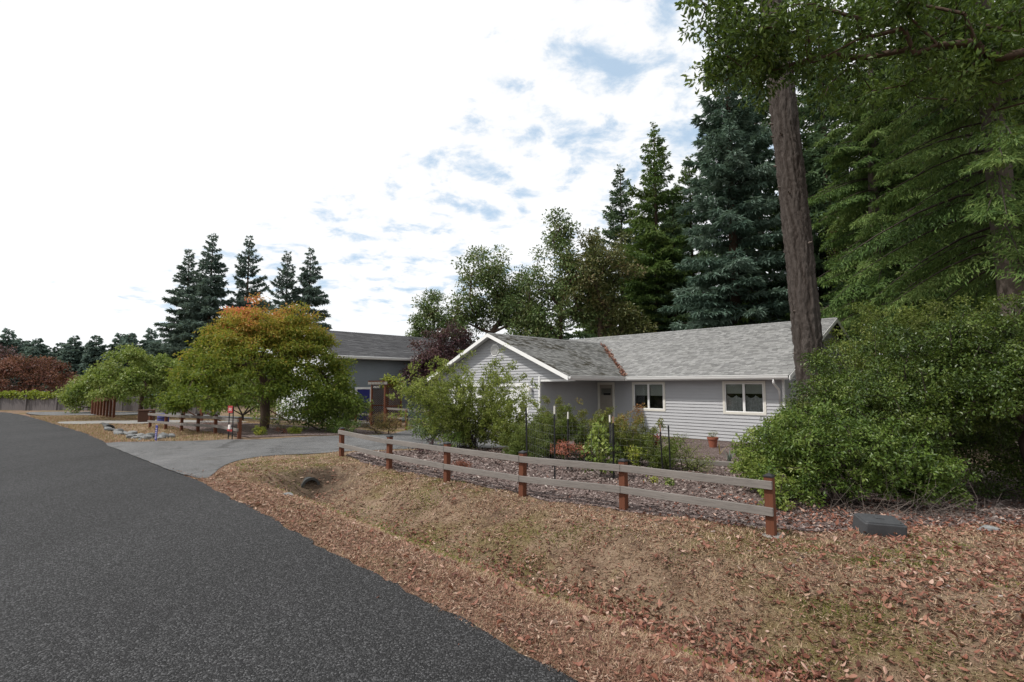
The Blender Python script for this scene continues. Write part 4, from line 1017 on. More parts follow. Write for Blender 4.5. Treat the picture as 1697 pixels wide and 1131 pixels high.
M['madrone_far'] = leafmat('madrone_far_leaves', G((.04,.07,.022), (.08,.125,.038), (.125,.17,.058), (.16,.16,.07)), trans=.22, rough=.45, spec=.4)
M['madrone_brown'] = leafmat('madrone_brownish', G((.04,.052,.016), (.08,.095,.028), (.12,.125,.04), (.15,.11,.05)), trans=.22, rough=.45, spec=.4)
M['jmaple'] = leafmat('autumn_maple_leaves', [(.0, (.035,.06,.010)), (.25, (.075,.108,.014)), (.45, (.135,.15,.02)), (.62, (.23,.17,.03)), (.8, (.34,.14,.045)), (1., (.38,.10,.07))], trans=.42, rough=.5, spec=.25, gain=1.65)
M['redmaple'] = leafmat('red_maple_leaves', G((.045,.018,.016), (.10,.035,.026), (.16,.06,.04), (.21,.095,.06)), trans=.25, rough=.5)
M['plum'] = leafmat('purple_plum_leaves', G((.018,.010,.013), (.042,.018,.024), (.085,.034,.042), (.12,.065,.065)), trans=.2, rough=.4, spec=.4)
M['lime'] = leafmat('fresh_green_leaves', G((.05,.085,.014), (.105,.155,.025), (.17,.215,.045), (.24,.27,.08)), trans=.35, rough=.45)
M['mid'] = leafmat('mid_green_leaves', G((.03,.06,.01), (.068,.12,.018), (.115,.175,.03), (.17,.22,.055)), trans=.22, rough=.4, gain=.98)
M['olive'] = leafmat('olive_leaves', G((.05,.075,.014), (.105,.14,.026), (.16,.195,.042), (.21,.225,.075)), trans=.35, rough=.5)
M['airy'] = leafmat('light_airy_leaves', G((.07,.10,.016), (.14,.18,.03), (.205,.24,.05), (.27,.28,.09)), trans=.4, rough=.5)
M['huckle'] = leafmat('glossy_evergreen_leaves', G((.022,.044,.008), (.05,.088,.014), (.088,.135,.022), (.14,.18,.04)), trans=.2, rough=.4, spec=.4, gain=1.0)
M['nandina'] = leafmat('nandina_leaves', [(.0, (.05,.08,.014)), (.35, (.10,.13,.024)), (.6, (.155,.155,.034)), (.8, (.22,.13,.04)), (1., (.26,.09,.04))], trans=.3, rough=.5)
M['coral'] = leafmat('coral_leaves', G((.20,.06,.04), (.33,.11,.075), (.43,.18,.12)), trans=.3, rough=.5)
M['brick'] = leafmat('brick_red_leaves', G((.10,.03,.022), (.17,.055,.035), (.24,.10,.06)), trans=.2, rough=.6)
M['crim'] = leafmat('crimson_leaves', G((.16,.012,.02), (.27,.025,.04), (.38,.06,.07)), trans=.3, rough=.5)
M['yellowg'] = leafmat('yellow_green_leaves', G((.10,.14,.015), (.20,.24,.03), (.32,.30,.05)), trans=.35, rough=.5)
M['silver'] = leafmat('grey_green_leaves', G((.06,.09,.07), (.11,.15,.12), (.18,.22,.19)), trans=.2, rough=.6)
M['peach'] = leafmat('peach_tinted_leaves', G((.10,.11,.03), (.22,.17,.06), (.36,.22,.12)), trans=.3, rough=.5)

# ------------------------------------------------------------------ conifers
def straight(H, r, lean=(0, 0), k=12, bark=.05): return trunk_mesh([(0,0,-.2), (0,0,.3), (lean[0]*.5, lean[1]*.5, H*.5), (lean[0], lean[1], H*.98)], [r*1.25, r, r*.55, .03], k, bark)
# behind the house
firA = add_conifer('fir_tree', 12.8, 45, 'tall pointed green fir standing alone above the house roof', conifer(26.2, 5.4, 3.0, 270, 62, .32, .38, .10, gap=.25, top=.9), ('cedar', 'bark_brown'), straight(26, .34))
firB = add_conifer('fir_tree', 11.0, 51, 'narrow dark fir just behind the tall pointed green fir', conifer(24.8, 4.7, 2.5, 230, 62, .22, .38, .11, gap=.3, top=.9), ('fir', 'bark_brown'), straight(24.6, .3))
firC = add_conifer('fir_tree', 15.0, 34.5, 'massive blue-green fir rising behind the ridge beside the big bare trunk', conifer(29, 5.2, 1.5, 330, 62, .30, .40, .11, gap=.12), ('fir_blue', 'bark_brown'), straight(29, .45))
copy_tree(firA, 16.6, 47, 'green fir between the pointed fir and the massive blue-green fir', .92, 2.1)
copy_tree(firB, 19.6, 40, 'dark narrow fir half hidden behind the massive blue-green fir', 1.25, 1.0)
copy_tree(firB, 22.5, 36, 'dark fir just right of the big bare trunk, deep in the wood', 1.3, 2.9)
copy_tree(firA, 25, 41, 'green fir deep in the wood behind the cedars', 1.15, 4.1)
copy_tree(firC, 28, 34, 'blue-green fir deep in the wood behind the cedars', .95, 1.7)
copy_tree(firB, 31, 42, 'dark fir at the back of the wood behind the curved cedar', 1.3, .4)
copy_tree(firA, 36, 38, 'green fir at the far right end of the wood', 1.2, 5.4)
copy_tree(firC, 14.2, 58, 'blue-green fir far behind the pointed green fir', .78, .9)
copy_tree(firB, 9.4, 60, 'small dark fir far behind the brownish madrone', .8, 3.3)
copy_tree(firB, 14.0, 44, 'dark fir with bare lower trunk seen between the madrone and green firs', .78, 5.3)
copy_tree(firB, 18.2, 56, 'dark fir at the very back between the green firs', 1.0, 1.3)
copy_tree(firB, 14.6, 52, 'dark fir filling the gap behind the tall pointed green fir', 1.0, 4.2)
copy_tree(firA, 9.0, 54, 'lower green fir behind the brownish madrone', .74, 3.0)
copy_tree(firB, 5.6, 58, 'short dark fir far behind the broad madrone with the dead top', .6, 2.2)
# distant pair of groups across the side road
farG = conifer(20.4, 4.9, 1.0, 200, 62, .30, .46, .14, gap=.25, top=.92)
farT = straight(20, .3)
f1 = add_conifer('far_fir', -35.3, 60, 'tallest of the firs standing behind the orange-tinted maple', farG, ('fir_hazed', 'bark_brown'), farT)
f2 = add_conifer('far_fir', -32.0, 62, 'fir with upswept boughs at the middle of the row behind the orange maple', conifer(20.6, 5.0, 1.0, 185, 62, .14, .46, .14, gap=.32, up0=.05, top=.92), ('fir_hazed', 'bark_brown'), straight(20, .3))
copy_tree(f1, -38.6, 61, 'shorter fir at the far end of the row behind the orange maple', .92, 2.2)
copy_tree(f2, -26.4, 60, 'slim fir beside the last fir in the row above the outbuilding', .88, 1.1)
copy_tree(f1, -23.9, 60.5, 'drooping fir in the row nearest the outbuilding roof', .92, 4.0)
copy_tree(f1, -40.6, 64, 'broad low fir peeping out left of the row behind the maples', .62, .6)
copy_tree(f2, -29.2, 66, 'dark fir filling the gap in the row behind the orange maple', .66, 5.0)
# far wood on the skyline: single small conifers
frG = conifer(13.0, 3.3, .2, 90, 26, .25, .8, .4, lat=.5)
fr0 = add_conifer('skyline_conifer', -140, 150, 'small blue-green conifer on the distant skyline', frG, ('fir_hazed', 'bark_brown'), straight(13, .25, k=6), group='distant skyline conifers')
for k in range(124):
    x = -172+k*.70+random.uniform(-1.6, 1.6); yy = 152+random.uniform(-14, 22)
    copy_tree(fr0, x, yy, 'small blue-green conifer on the distant skyline', random.uniform(1.15, 1.6)*(1.12 if 24 < k < 50 or k > 70 else .97), random.uniform(0, 6), 'distant skyline conifers', zs=random.uniform(.6, .85), z=-.6)

# the big bare trunk in front of the house corner
big = thing_tree('great_fir', 7.22, 12.5, 'great bare grey-brown fir trunk rising past the house corner')
def furrow():
    k, n = 72, 420; Hh = 27.; s = np.linspace(0, 1, n); z = s*Hh-.3
    cx = -.50*sm(z, 0, 14)-.2*sm(z, 10, 27); cy = .25*sm(z, 2, 25)
    r = np.where(z < 1.2, .298+.14*(1-np.clip(z, 0, 1.2)/1.2)**2, .298-.0012*(z-1.2))-.013*np.maximum(z-14, 0)
    a = np.arange(k)*2*np.pi/k; A, Z = np.meshgrid(a, z)
    q = np.zeros_like(A)
    for m, (fa, fz, am) in enumerate(((9, .55, 1), (14, .8, .8), (21, 1.3, .7), (5, .3, .5))):
        q += am*np.abs(np.sin(A*fa*.5+1.3*np.sin(Z*fz*2.2+m)+m*1.7+.6*np.sin(Z*5.1+A*3)))
    q = q/3.0; rr = r[:, None]*(1+.2*(q-.5))+.012*rng.normal(size=A.shape)
    V = np.stack([cx[:, None]+rr*np.cos(A), cy[:, None]+rr*np.sin(A), Z], -1).reshape(-1, 3)
    i = np.arange(n-1)[:, None]*k; j = np.arange(k)[None]; F = np.stack([i+j, i+(j+1) % k, i+k+(j+1) % k, i+k+j], -1).reshape(-1, 4)
    return V, F, q.ravel()
def bigbark():
    m, t, b, out, N = mat('furrowed_fir_bark'); a = N('ShaderNodeAttribute'); a.attribute_name = 'rnd'
    n = noise(t, N, 3, 6, .7, mp=(5, 5, 1.0)); n2 = noise(t, N, 14, 5, .7, mp=(2.5, 2.5, .6))
    col = ramp(t, N, n2, [(.3, (.018,.014,.012)), (.5, (.07,.057,.05)), (.72, (.14,.12,.108))]); col = mixc(t, N, .6, col, ramp(t, N, a.outputs['Fac'], [(.1, (.012,.009,.008)), (.4, (.055,.044,.038)), (.9, (.13,.112,.102))]))
    t.links.new(col, b.inputs['Base Color']); b.inputs['Roughness'].default_value = .95; b.inputs['Specular IOR Level'].default_value = .15; bump(t, N, b, n2, .06)
    return m
M['bigbark'] = bigbark()
V, F, rn = furrow(); mk('trunk', V, F, M['bigbark'], big, smooth=True, attrs={'rnd': rn})
limb, (V, F, rn) = conifer(31, 4.6, 18, 110, 26, .3, .45, .12); V = V+np.array([-.8, .2, 0]); mk('limbs', limb[0]+np.array([-.8, .2, 0]), limb[1], M['bark_brown'], big)['kind'] = 'stuff'; mk('crown', V, F, M['fir'], big, attrs={'rnd': rn})
P0 = []; P1 = []
for k in range(16):
    z = rng.uniform(2.6, 12); a = rng.uniform(2.6, 5.2); c = np.array([-.50*float(sm(z, 0, 14)), .25*float(sm(z, 2, 25)), z]); dd = np.array([math.cos(a), math.sin(a), .1]); P0.append(c+dd*.25); P1.append(c+dd*(.33+rng.uniform(.02, .1)))
mk('branch_stubs', *cones(np.array(P0), np.array(P1), np.full(16, .03), np.full(16, .016), 6), M['twig_pale'], big)['kind'] = 'stuff'

# cedars and hemlocks on the right
def cedar(H, Rr, z0, nb, ns, **k):
    a = dict(droop=.62, sl=.17, sw=.04, hang=1.0, top=.65, up0=.0, up1=.45, lat=.30, jit=.7); a.update(k)
    return conifer(H, Rr, z0, nb, ns, **a)
c1 = add_conifer('cedar_tree', 17.7, 24.2, 'cedar with slim pale curved trunk and drooping sprays behind the evergreen bushes', cedar(23, 3.7, 5.0, 230, 135, sl=.21, sw=.048), ('cedar', 'bark_grey'), trunk_mesh([(.6,0,-.2), (.45,0,2), (.1,0,5.5), (-.5,0,10), (-.2,0,15), (0,0,22.5)], [.36, .31, .28, .23, .14, .03], 14, .06))
c2_ = add_conifer('cedar_tree', 13.8, 14.3, 'cedar with thick pale trunk at the right end of the bushes', cedar(22, 4.2, 5.4, 200, 145), ('cedar', 'bark_grey'), trunk_mesh([(.4,0,-.2), (.2,0,4), (0,0,9), (0,0,21.5)], [.36, .33, .28, .04], 16, .06))
copy_tree(c2_, 20.6, 27.5, 'drooping cedar standing behind the house corner and big trunk', .95, 2.3)
copy_tree(c2_, 18.9, 20.6, 'drooping cedar between the curved cedar and the dark wood', .9, 4.4)
copy_tree(c2_, 24.0, 19.5, 'drooping cedar deep at the right of the thick pale cedar', 1.0, 1.2)
copy_tree(c2_, 18.6, 17.2, 'drooping cedar behind the thick pale cedar', .85, .7)
lowc = add_conifer('young_cedar', 15.9, 34.0, 'young light green cedar peeping over the ridge of the house', cedar(9.6, 3.0, .4, 150, 46, sl=.36, sw=.085), ('cedar', 'bark_brown'), straight(9.4, .14))
copy_tree(lowc, 13.4, 35.2, 'young cedar over the middle of the house ridge', .78, 2.0)
copy_tree(lowc, 18.6, 32.4, 'young cedar over the ridge just left of the big trunk', .92, 4.4)
copy_tree(lowc, 15.9, 20.4, 'young drooping cedar behind the evergreen bushes, right of the roof end', .75, 3.3)

# ------------------------------------------------------------------ broadleaved trees
def multi_tips(blobs, per):
    return np.concatenate([ell_tips(int(per*n_), c, r, zm, sh) for (c, r, n_, zm, sh) in blobs])
# madrone overhanging from the right: trunk just right of the bushes, limbs reaching left overhead
tp = multi_tips([((-4.6,.2,8.7), (2.2,1.5,1.1), .9, -.9, .5), ((-7.0,.3,8.4), (1.3,1.2,.75), .55, -.9, .5), ((-2.3,.6,8.8), (2.0,1.8,1.4), .9, -.9, .5), ((-3.4,-.2,7.7), (1.2,.9,.5), .22, -.9, .5), ((-.5,.5,8.4), (2.0,1.8,1.5), .6, -.9, .5), ((-7.6,.1,9.3), (.9,.9,.9), .3, -.9, .5)], 95)
broadleaf('madrone_tree', 11.6, 8.9, 'glossy-leaved madrone whose limbs hang over the top of the big trunk', 'madrone', 'bark_brown', [(0,0,-.2), (.1,0,2.5), (0,.1,5.6), (-.2,.1,8.6)], tp, .36, 66, .135, .056, rt=.007, droop=.35, flat=.85, step=.7, upn=.7, pw=.47)
# bright madrone in the wood by the big trunk
tp = multi_tips([((0,0,10.4), (2.2,1.8,2.8), 1, -.9, .4)], 95)
broadleaf('madrone_tree', 19.4, 27.9, 'light green leafy madrone just right of the big bare trunk', 'madrone', 'bark_red', [(0,0,-.2), (.1,0,4), (0,0,8)], tp, .55, 90, .17, .085, rt=.012, droop=.2)
# madrones beyond the garage gable
tp = multi_tips([((.4,0,9.3), (2.6,2.0,3.4), 1.0, -.9, .4), ((-1.6,0,7.0), (1.6,1.4,2.0), .4, -.9, .4), ((2.2,0,7.6), (1.5,1.4,2.6), .45, -.9, .4)], 60)
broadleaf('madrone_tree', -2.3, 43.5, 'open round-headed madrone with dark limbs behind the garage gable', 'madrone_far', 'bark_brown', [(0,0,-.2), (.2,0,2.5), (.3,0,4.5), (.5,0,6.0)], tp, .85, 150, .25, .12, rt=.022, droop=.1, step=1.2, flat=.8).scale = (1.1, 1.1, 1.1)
tp = multi_tips([((0,0,7.2), (1.7,1.5,3.2), 1.0, -.9, .4), ((-1.3,0,5.5), (1.2,1.1,1.6), .4, -.9, .4)], 48)
broadleaf('madrone_tree', -6.7, 44.5, 'slender open madrone between the outbuilding and the round-headed madrone', 'madrone_far', 'bark_brown', [(0,0,-.2), (.1,0,2.5), (0,0,5.0)], tp, .75, 140, .24, .115, rt=.02, droop=.1, step=1.2)
tp = multi_tips([((.3,0,8.5), (3.0,2.2,3.8), 1.0, -.9, .4), ((-1.8,0,6.5), (1.6,1.4,2.6), .4, -.9, .4), ((.4,0,12.9), (1.1,1.0,1.5), .16, -.9, .5)], 74)
broadleaf('madrone_tree', 3.6, 41.5, 'broad madrone with sparse dead top rising over the roof valley', 'madrone_far', 'bark_brown', [(0,0,-.2), (-.1,0,3), (.2,0,5), (.3,0,7.5)], tp, .85, 150, .25, .115, rt=.022, droop=.1, step=1.2).scale = (1.13, 1.13, 1.13)
tp = multi_tips([((0,0,9.2), (2.7,2.0,3.9), 1.0, -.9, .4), ((1.6,0,6.0), (2.0,1.6,2.0), .45, -.9, .4)], 66)
broadleaf('madrone_tree', 7.0, 40.5, 'brownish green madrone in front of the pointed firs', 'madrone_brown', 'bark_brown', [(0,0,-.2), (.1,0,3), (-.1,0,6)], tp, .85, 150, .24, .11, rt=.022, droop=.1, step=1.2).scale = (1.12, 1.12, 1.12)
# purple plum by the garage
tp = multi_tips([((0,0,3.9), (1.45,1.3,1.9), 1.0, -.9, .4), ((1.3,0,4.9), (.8,.8,1.2), .35, -.9, .4), ((-1.0,0,3.0), (.9,.9,1.3), .3, -.9, .4)], 66)
broadleaf('plum_tree', -4.6, 31.8, 'dark purple-leaved plum tree between the outbuilding and the garage', 'plum', 'bark_brown', [(0,0,-.2), (0,0,1.4), (.1,0,2.4)], tp, .46, 105, .14, .085, rt=.012, droop=.2)
# autumn Japanese maple
def pads(n, R_, zt, zb, skirt):
    a = rng.uniform(0, 2*np.pi, n); r = np.sqrt(rng.uniform(.02, 1, n)); top = zt-(zt-zb)*r**2.6+.16*np.sin(a*7+r*9)+.12*np.sin(a*4+2)
    z = top-rng.uniform(0, 1, n)**1.6*(.25+1.5*(1-r))
    lob = 1+.10*np.sin(3*a+1)+.08*np.sin(5*a+2.2)
    return np.c_[r*R_*lob*np.cos(a), r*R_*lob*np.sin(a), z]
tp = pads(430, 3.1, 4.75, 1.0, .5)
tp = np.concatenate([tp, tp[::4]*np.array([1.06, 1.06, 1.0])+rng.normal(0, .16, (len(tp[::4]), 3))])
tp[:, 2] = np.maximum(tp[:, 2], .55)
tt = rng.uniform(0, 1, (60, 1))
def mtint(p):
    c = vnoise(p[:, 0], p[:, 1], 1.25, 3)*.5+.5
    h = np.clip((p[:, 2]-1.0)/3.5, 0, 1); hot = np.exp(-((p[:, 0]+1.0)**2+(p[:, 1]+.5)**2)/.55)*np.clip((p[:, 2]-3.1)/1.0, 0, 1)*.52
    return .20+.45*h**1.2*(.4+1.0*c)+hot
broadleaf('japanese_maple', -9.75, 20.6, 'spreading maple with green skirt and orange-red autumn crown', 'jmaple', 'bark_brown', [(0,0,-.2), (.05,0,.5), (0,0,.95)], tp, .46, 125, .12, .058, rt=.0075, flat=.42, droop=.35, shell=.6, tint=mtint, step=.5, pen=.15)
# red maple behind the board fence, dark purple tree beyond
tp = pads(120, 3.8, 4.05, 1.0, .5)
broadleaf('red_maple', -39.6, 42.6, 'dome-shaped reddish brown maple behind the board fence', 'redmaple', 'bark_brown', [(0,0,-.2), (.0,0,.6), (0,0,1.1)], tp, .68, 110, .2, .09, rt=.016, flat=.5, droop=.4, shell=.6, step=.9)
tp = multi_tips([((0,0,4.6), (2.6,2.4,3.2), 1, -.9, .4)], 70)
broadleaf('copper_beech', -60.5, 60, 'dark purple tree standing beyond the reddish dome-shaped maple', 'plum', 'bark_brown', [(0,0,-.2), (0,0,2), (0,0,4)], tp, .8, 60, .3, .17, rt=.02)
# arching green tree over palings
tp = pads(170, 3.0, 3.5, 1.05, .5)
broadleaf('arching_tree', -19.6, 27.6, 'bright green arching many-stemmed tree over the red-brown palings', 'lime', 'bark_brown', [(0,0,-.2), (.0,0,.4), (0,0,.7)], tp, .48, 120, .15, .085, rt=.008, flat=.55, droop=.4, shell=.6, step=.6, pen=.05)
for k, (x, y, rx, h, mm, lb) in enumerate(((-17.4, 30.5, 2.4, 3.4, 'lime', 'pale green bush behind the arching tree'), (-25.6, 32.0, 2.0, 2.2, 'olive', 'rambling yellowish green bush between the board fence and the arching tree'), (-28.2, 37.5, 2.3, 2.6, 'mid', 'bush with pale leaves behind the board fence, next to the red dome maple'), (-14.2, 27.6, 2.6, 2.7, 'lime', 'sunlit leafy vines on the trellis'), (-9.5, 26.2, 2.2, 1.9, 'mid', 'green bush behind the trunk of the orange-tinted maple'))):
    tp = ell_tips(60, (0, 0, h*.5), (rx, rx*.7, h*.5), -.9, .45)
    broadleaf('bush', x, y, lb, mm, 'twig', [(0,0,-.1), (0,0,.3)], tp, .42, 70, .14, .085, cat='shrub', rt=.008)
# vine along the top of the board fence
s_ = rng.uniform(0, 17, 300); vp = np.c_[np.interp(s_, dl, path[:, 0]), np.interp(s_, dl, path[:, 1])+.05, 1.0+.16*rng.uniform(-.6, 1, 300)]
vn = empty('fence_vine', (-46, 38.6, 0), 0, label='yellow-green vine trailing along the top of the board fence', cat='vine'); o0 = np.array([-46, 38.6, 0])
V, F, rn, p, i = clump_leaves(vp-o0, np.full(300, .22), 16, .16, .13); mk('foliage', V, F, M['yellowg'], vn, attrs={'rnd': rn*.8})
q = np.argsort(s_)[::6]; mk('stem', *tube((vp-o0)[q], .012, 5), M['twig'], vn)

# ------------------------------------------------------------------ shrubs in the garden
def shrub(x, y, label, leafm, r, h, n, nl, ln, wd, twig='twig', rc=.16, name='shrub', zmin=-.2, sh=.4, rt=.004, flat=.8, droop=.1, tint=None, group=None, base=.05, upn=.8, cz=.55, pen=.12):
    rx, ry = r if isinstance(r, tuple) else (r, r)
    tp = ell_tips(n, (0, 0, h*cz), (rx, ry, h*(1-cz)), -1, sh); tp[:, 2] = np.maximum(tp[:, 2], .06+.1*rng.uniform(0, 1, len(tp)))
    return broadleaf(name, x, y, label, leafm, twig, [(0,0,-.06), (0,0,base)], tp, rc, nl, ln, wd, cat='shrub', rt=rt, flat=flat, droop=droop, tint=tint, group=group, upn=upn, step=.25, wig=.05, pen=pen)
# airy fountain-shaped shrub in front of the gable: long dark stems fanning out
def fountain(x, y, label, leafm, n, R_, h, nl, ln, wd, tintf=None, name='shrub', tw='twig', twn=6, spread=1.0):
    t = thing_tree(name, x, y, label, 'shrub'); P0 = []; P1 = []; r0 = []; r1 = []; C = []
    for k in range(n):
        a = rng.uniform(0, 2*np.pi); rr = R_*math.sqrt(rng.uniform(.04, 1))*spread; hh = h*(1-.38*(rr/R_)**2)*(rng.uniform(.72, 1.03) if k % 3 else rng.uniform(.25, .7)); st = np.linspace(0, 1, 8)
        bs = np.array([rng.normal(0, .07*R_), rng.normal(0, .07*R_)])
        pts = np.c_[bs[0]+math.cos(a)*rr*st**1.25, bs[1]+math.sin(a)*rr*st**1.25, hh*st**.82]+np.cumsum(rng.normal(0, .018, (8, 3)), 0)
        th = rng.uniform(.0035, .008)
        for e in range(7): P0.append(pts[e]); P1.append(pts[e+1]); r0.append(th*(1-.8*st[e])); r1.append(th*(1-.8*st[e+1]))
        for e in range(twn):
            u = rng.uniform(.22, 1); c = np.array([np.interp(u, st, pts[:, q]) for q in range(3)]); d_ = unit(np.array([math.cos(a), math.sin(a), .5])+rng.normal(0, .8, 3)); L = rng.uniform(.18, .5)*R_*.5; e_ = c+d_*L
            P0.append(c); P1.append(e_); r0.append(.004); r1.append(.0018); C += [c+(e_-c)*q for q in rng.uniform(.2, 1.05, 5)]
    C = np.array(C); mk('branches', *cones(np.array(P0), np.array(P1), np.array(r0), np.array(r1), 5), M[tw], t)
    V, F, rn, p, i = clump_leaves(C, np.full(len(C), .075), nl, ln, wd, .9, 0., .6, .6)
    if tintf is not None: rn = np.repeat(np.clip(tintf(p)+.10*rng.normal(size=len(p)), 0, 1), 4)
    mk('foliage', V, F, M[leafm], t, attrs={'rnd': rn}); return t
fountain(-1.25, 15.4, 'airy fountain-shaped shrub with dark stems in front of the garage gable', 'airy', 100, 2.15, 3.05, 7, .075, .036, twn=9)
fountain(.15, 14.6, 'lower airy green shrub to the right of the fountain-shaped shrub', 'airy', 36, .95, 1.5, 8, .062, .03, twn=9)
ntint = lambda hi: (lambda p: .15+.62*np.clip(p[:, 2]/hi, 0, 1)**1.5+.15*vnoise(p[:, 0], p[:, 1], 2.5, 2))
fountain(.95, 12.9, 'dense green thicket shrub behind the coral plant', 'nandina', 40, .85, 1.55, 9, .056, .022, ntint(2.6), twn=9)
fountain(1.9, 13.2, 'tall olive thicket shrub with orange shoots before the front door', 'nandina', 42, .85, 1.62, 9, .056, .022, ntint(1.75), twn=9)
fountain(2.85, 13.0, 'rust tipped arching thicket shrub below the first window', 'nandina', 36, .85, 1.5, 9, .056, .022, ntint(1.35), twn=8)
fountain(3.35, 12.1, 'low dull green wiry shrub at the end of the thicket', 'nandina', 22, .6, .85, 9, .05, .02, ntint(1.8), twn=8)
fountain(.35, 12.0, 'small green wiry shrub between the stakes at the start of the thicket', 'nandina', 22, .6, .95, 9, .05, .02, ntint(2.4), twn=8)
shrub(1.62, 9.75, 'caged young tree with bright green lobed leaves', 'lime', .30, 1.05, 34, 16, .085, .06, rc=.13, name='young_tree', cz=.55)
shrub(1.18, 10.3, 'coral pink lace-leaved plant spreading behind the fence rail', 'coral', (.46, .3), .62, 30, 30, .05, .014, rc=.10, cz=.78, flat=.5)
shrub(2.72, 11.6, 'yellow-green upright little shrub below the first window', 'yellowg', .20, .58, 16, 26, .055, .035, rc=.10)
shrub(3.55, 13.0, 'small crimson shrub beside the paired stakes', 'crim', .16, .85, 12, 26, .05, .025, rc=.09, cz=.75)
shrub(4.15, 12.0, 'rounded feathery olive mound in the mulch before the window', 'olive', .52, .62, 60, 34, .045, .014, rc=.12, cz=.4)
shrub(4.7, 15.2, 'wispy yellow-green plant near the house wall', 'olive', .34, .8, 18, 14, .05, .018, rc=.12, cz=.5)
shrub(5.6, 17.0, 'thin pale green plant by the wall left of the pot', 'olive', .45, .8, 18, 12, .05, .02, rc=.12, cz=.5)
shrub(2.72, 9.1, 'low leafy green plant behind the last fence rail', 'lime', .12, .2, 8, 14, .05, .028, rc=.07, cz=.4)
shrub(2.45, 9.25, 'small yellowish seedling in the mulch by the last fence rail', 'yellowg', .12, .12, 6, 10, .045, .025, rc=.06, cz=.4)
shrub(-1.02, 10.5, 'brick red dry clump in the mulch behind the fence', 'brick', .17, .2, 18, 30, .07, .012, rc=.07, cz=.4)
shrub(-2.2, 12.9, 'small dark bronze shrub at the driveway edge behind the fence', 'plum', .30, .38, 16, 20, .045, .028, rc=.1, cz=.55)
shrub(-2.95, 18.3, 'leafy green azalea between the driveway and the fountain-shaped shrub', 'mid', .62, 1.0, 44, 36, .075, .035, rc=.17)
shrub(-1.6, 14.2, 'small glossy green shrub at the foot of the fountain-shaped shrub', 'mid', .30, .5, 18, 26, .06, .03, rc=.12)
shrub(-2.4, 15.9, 'straggly green shrub with reddish lower twigs beside the driveway', 'mid', .45, .85, 26, 30, .06, .03, rc=.14)
shrub(-5.0, 21.3, 'peach-tinted rounded shrub before the arbour', 'peach', .55, .85, 44, 36, .07, .03, rc=.16)
shrub(-4.2, 22.2, 'grey-green upright plant in front of the arbour lattice', 'silver', .35, 1.35, 24, 26, .09, .03, rc=.16)
shrub(-3.1, 23.5, 'tall dark green perennial beside the grey-green plant', 'mid', .6, 1.4, 34, 34, .10, .04, rc=.2)
shrub(-6.7, 20.6, 'large leafy rhododendron at the corner of the driveway', 'lime', (.95, .8), 1.25, 66, 40, .11, .04, rc=.22).scale = (1.25, 1.25, 1.2)
shrub(-7.7, 20.9, 'tall loose rhododendron in front of the pale-painted sunlit end wall', 'mid', (.85, .7), 1.35, 40, 34, .11, .04, rc=.22).scale = (1.25, 1.25, 1.2)
shrub(-6.25, 19.4, 'low green shrub hugging the driveway edge in the dark mulch', 'mid', (.6, .45), .55, 34, 36, .075, .03, rc=.15)
shrub(-5.6, 21.6, 'brownish green scrub left of the arbour', 'peach', .6, .85, 34, 34, .06, .025, rc=.16)
shrub(-8.5, 19.3, 'scraggly brown-green weeds beside the far fence end post', 'nandina', (.8, .55), .85, 40, 26, .06, .016, rc=.17, twig='twig_pale')
shrub(-8.42, 17.55, 'small bright lime mound nearest the red sign', 'yellowg', .22, .36, 20, 40, .06, .025, rc=.09, cz=.4)
shrub(-7.50, 18.25, 'small bright lime mound nearest the rhododendron', 'yellowg', .20, .36, 18, 40, .06, .025, rc=.09, cz=.4)
shrub(-8.0, 18.2, 'little reddish tuft between the two lime mounds', 'brick', .22, .25, 12, 18, .06, .014, rc=.08, cz=.4)
shrub(-12.6, 21.7, 'low red-leaved tuft behind the far rail fence', 'brick', .35, .3, 12, 20, .06, .016, rc=.1, cz=.5)
# vine over the arbour
shrub(-6.35, 27.5, 'yellow-green vine sprouting over the top of the arbour', 'yellowg', (.55, .5), .75, 26, 36, .12, .08, rc=.2, name='vine', cz=.5).location.z = H1(-6.4, 27.5)+1.95
# strappy plants
def strap(x, y, label, mm, n, L, wdt):
    t = thing_tree('strap_plant', x, y, label, 'plant'); V = []; F = []; rn = []
    for k in range(n):
        a = rng.uniform(0, 6.28); ln_ = L*rng.uniform(.7, 1.1); sp = rng.uniform(.15, .9); u = np.linspace(0, 1, 5); c0 = len(V)*1
        for q in u:
            p = np.array([math.cos(a)*sp*ln_*q**1.4, math.sin(a)*sp*ln_*q**1.4, ln_*(q-.45*sp*q**2.2)]); s_ = np.array([-math.sin(a), math.cos(a), 0])*wdt*(1-q**2)*.5
            V += [p-s_, p+s_]; rn += [.3+.4*rng.uniform()]*2
        F += [(c0+2*e, c0+2*e+1, c0+2*e+3, c0+2*e+2) for e in range(4)]
    mk('leaf_blades', np.array(V), np.array(F), M[mm], t, attrs={'rnd': rn})
strap(6.15, 14.9, 'grey-green strap-leaved iris before the house', 'silver', 14, .5, .035)
strap(6.55, 16.6, 'single pale upright iris fan near the pot', 'peach', 5, .5, .03)
pt = bpy.data.objects.new('x', None); bpy.data.objects.remove(pt)
tp = ell_tips(14, (0, 0, .45), (.16, .16, .16), -.9, .5); V, F, rn, p, i = clump_leaves(tp, np.full(14, .06), 14, .05, .014); mk('plant_foliage', V, F, M['olive'], pot, attrs={'rnd': rn})
mk('plant_stems', *branching(None, tp, [(0,0,.3), (0,0,.34)], rt=.003), M['twig'], pot)

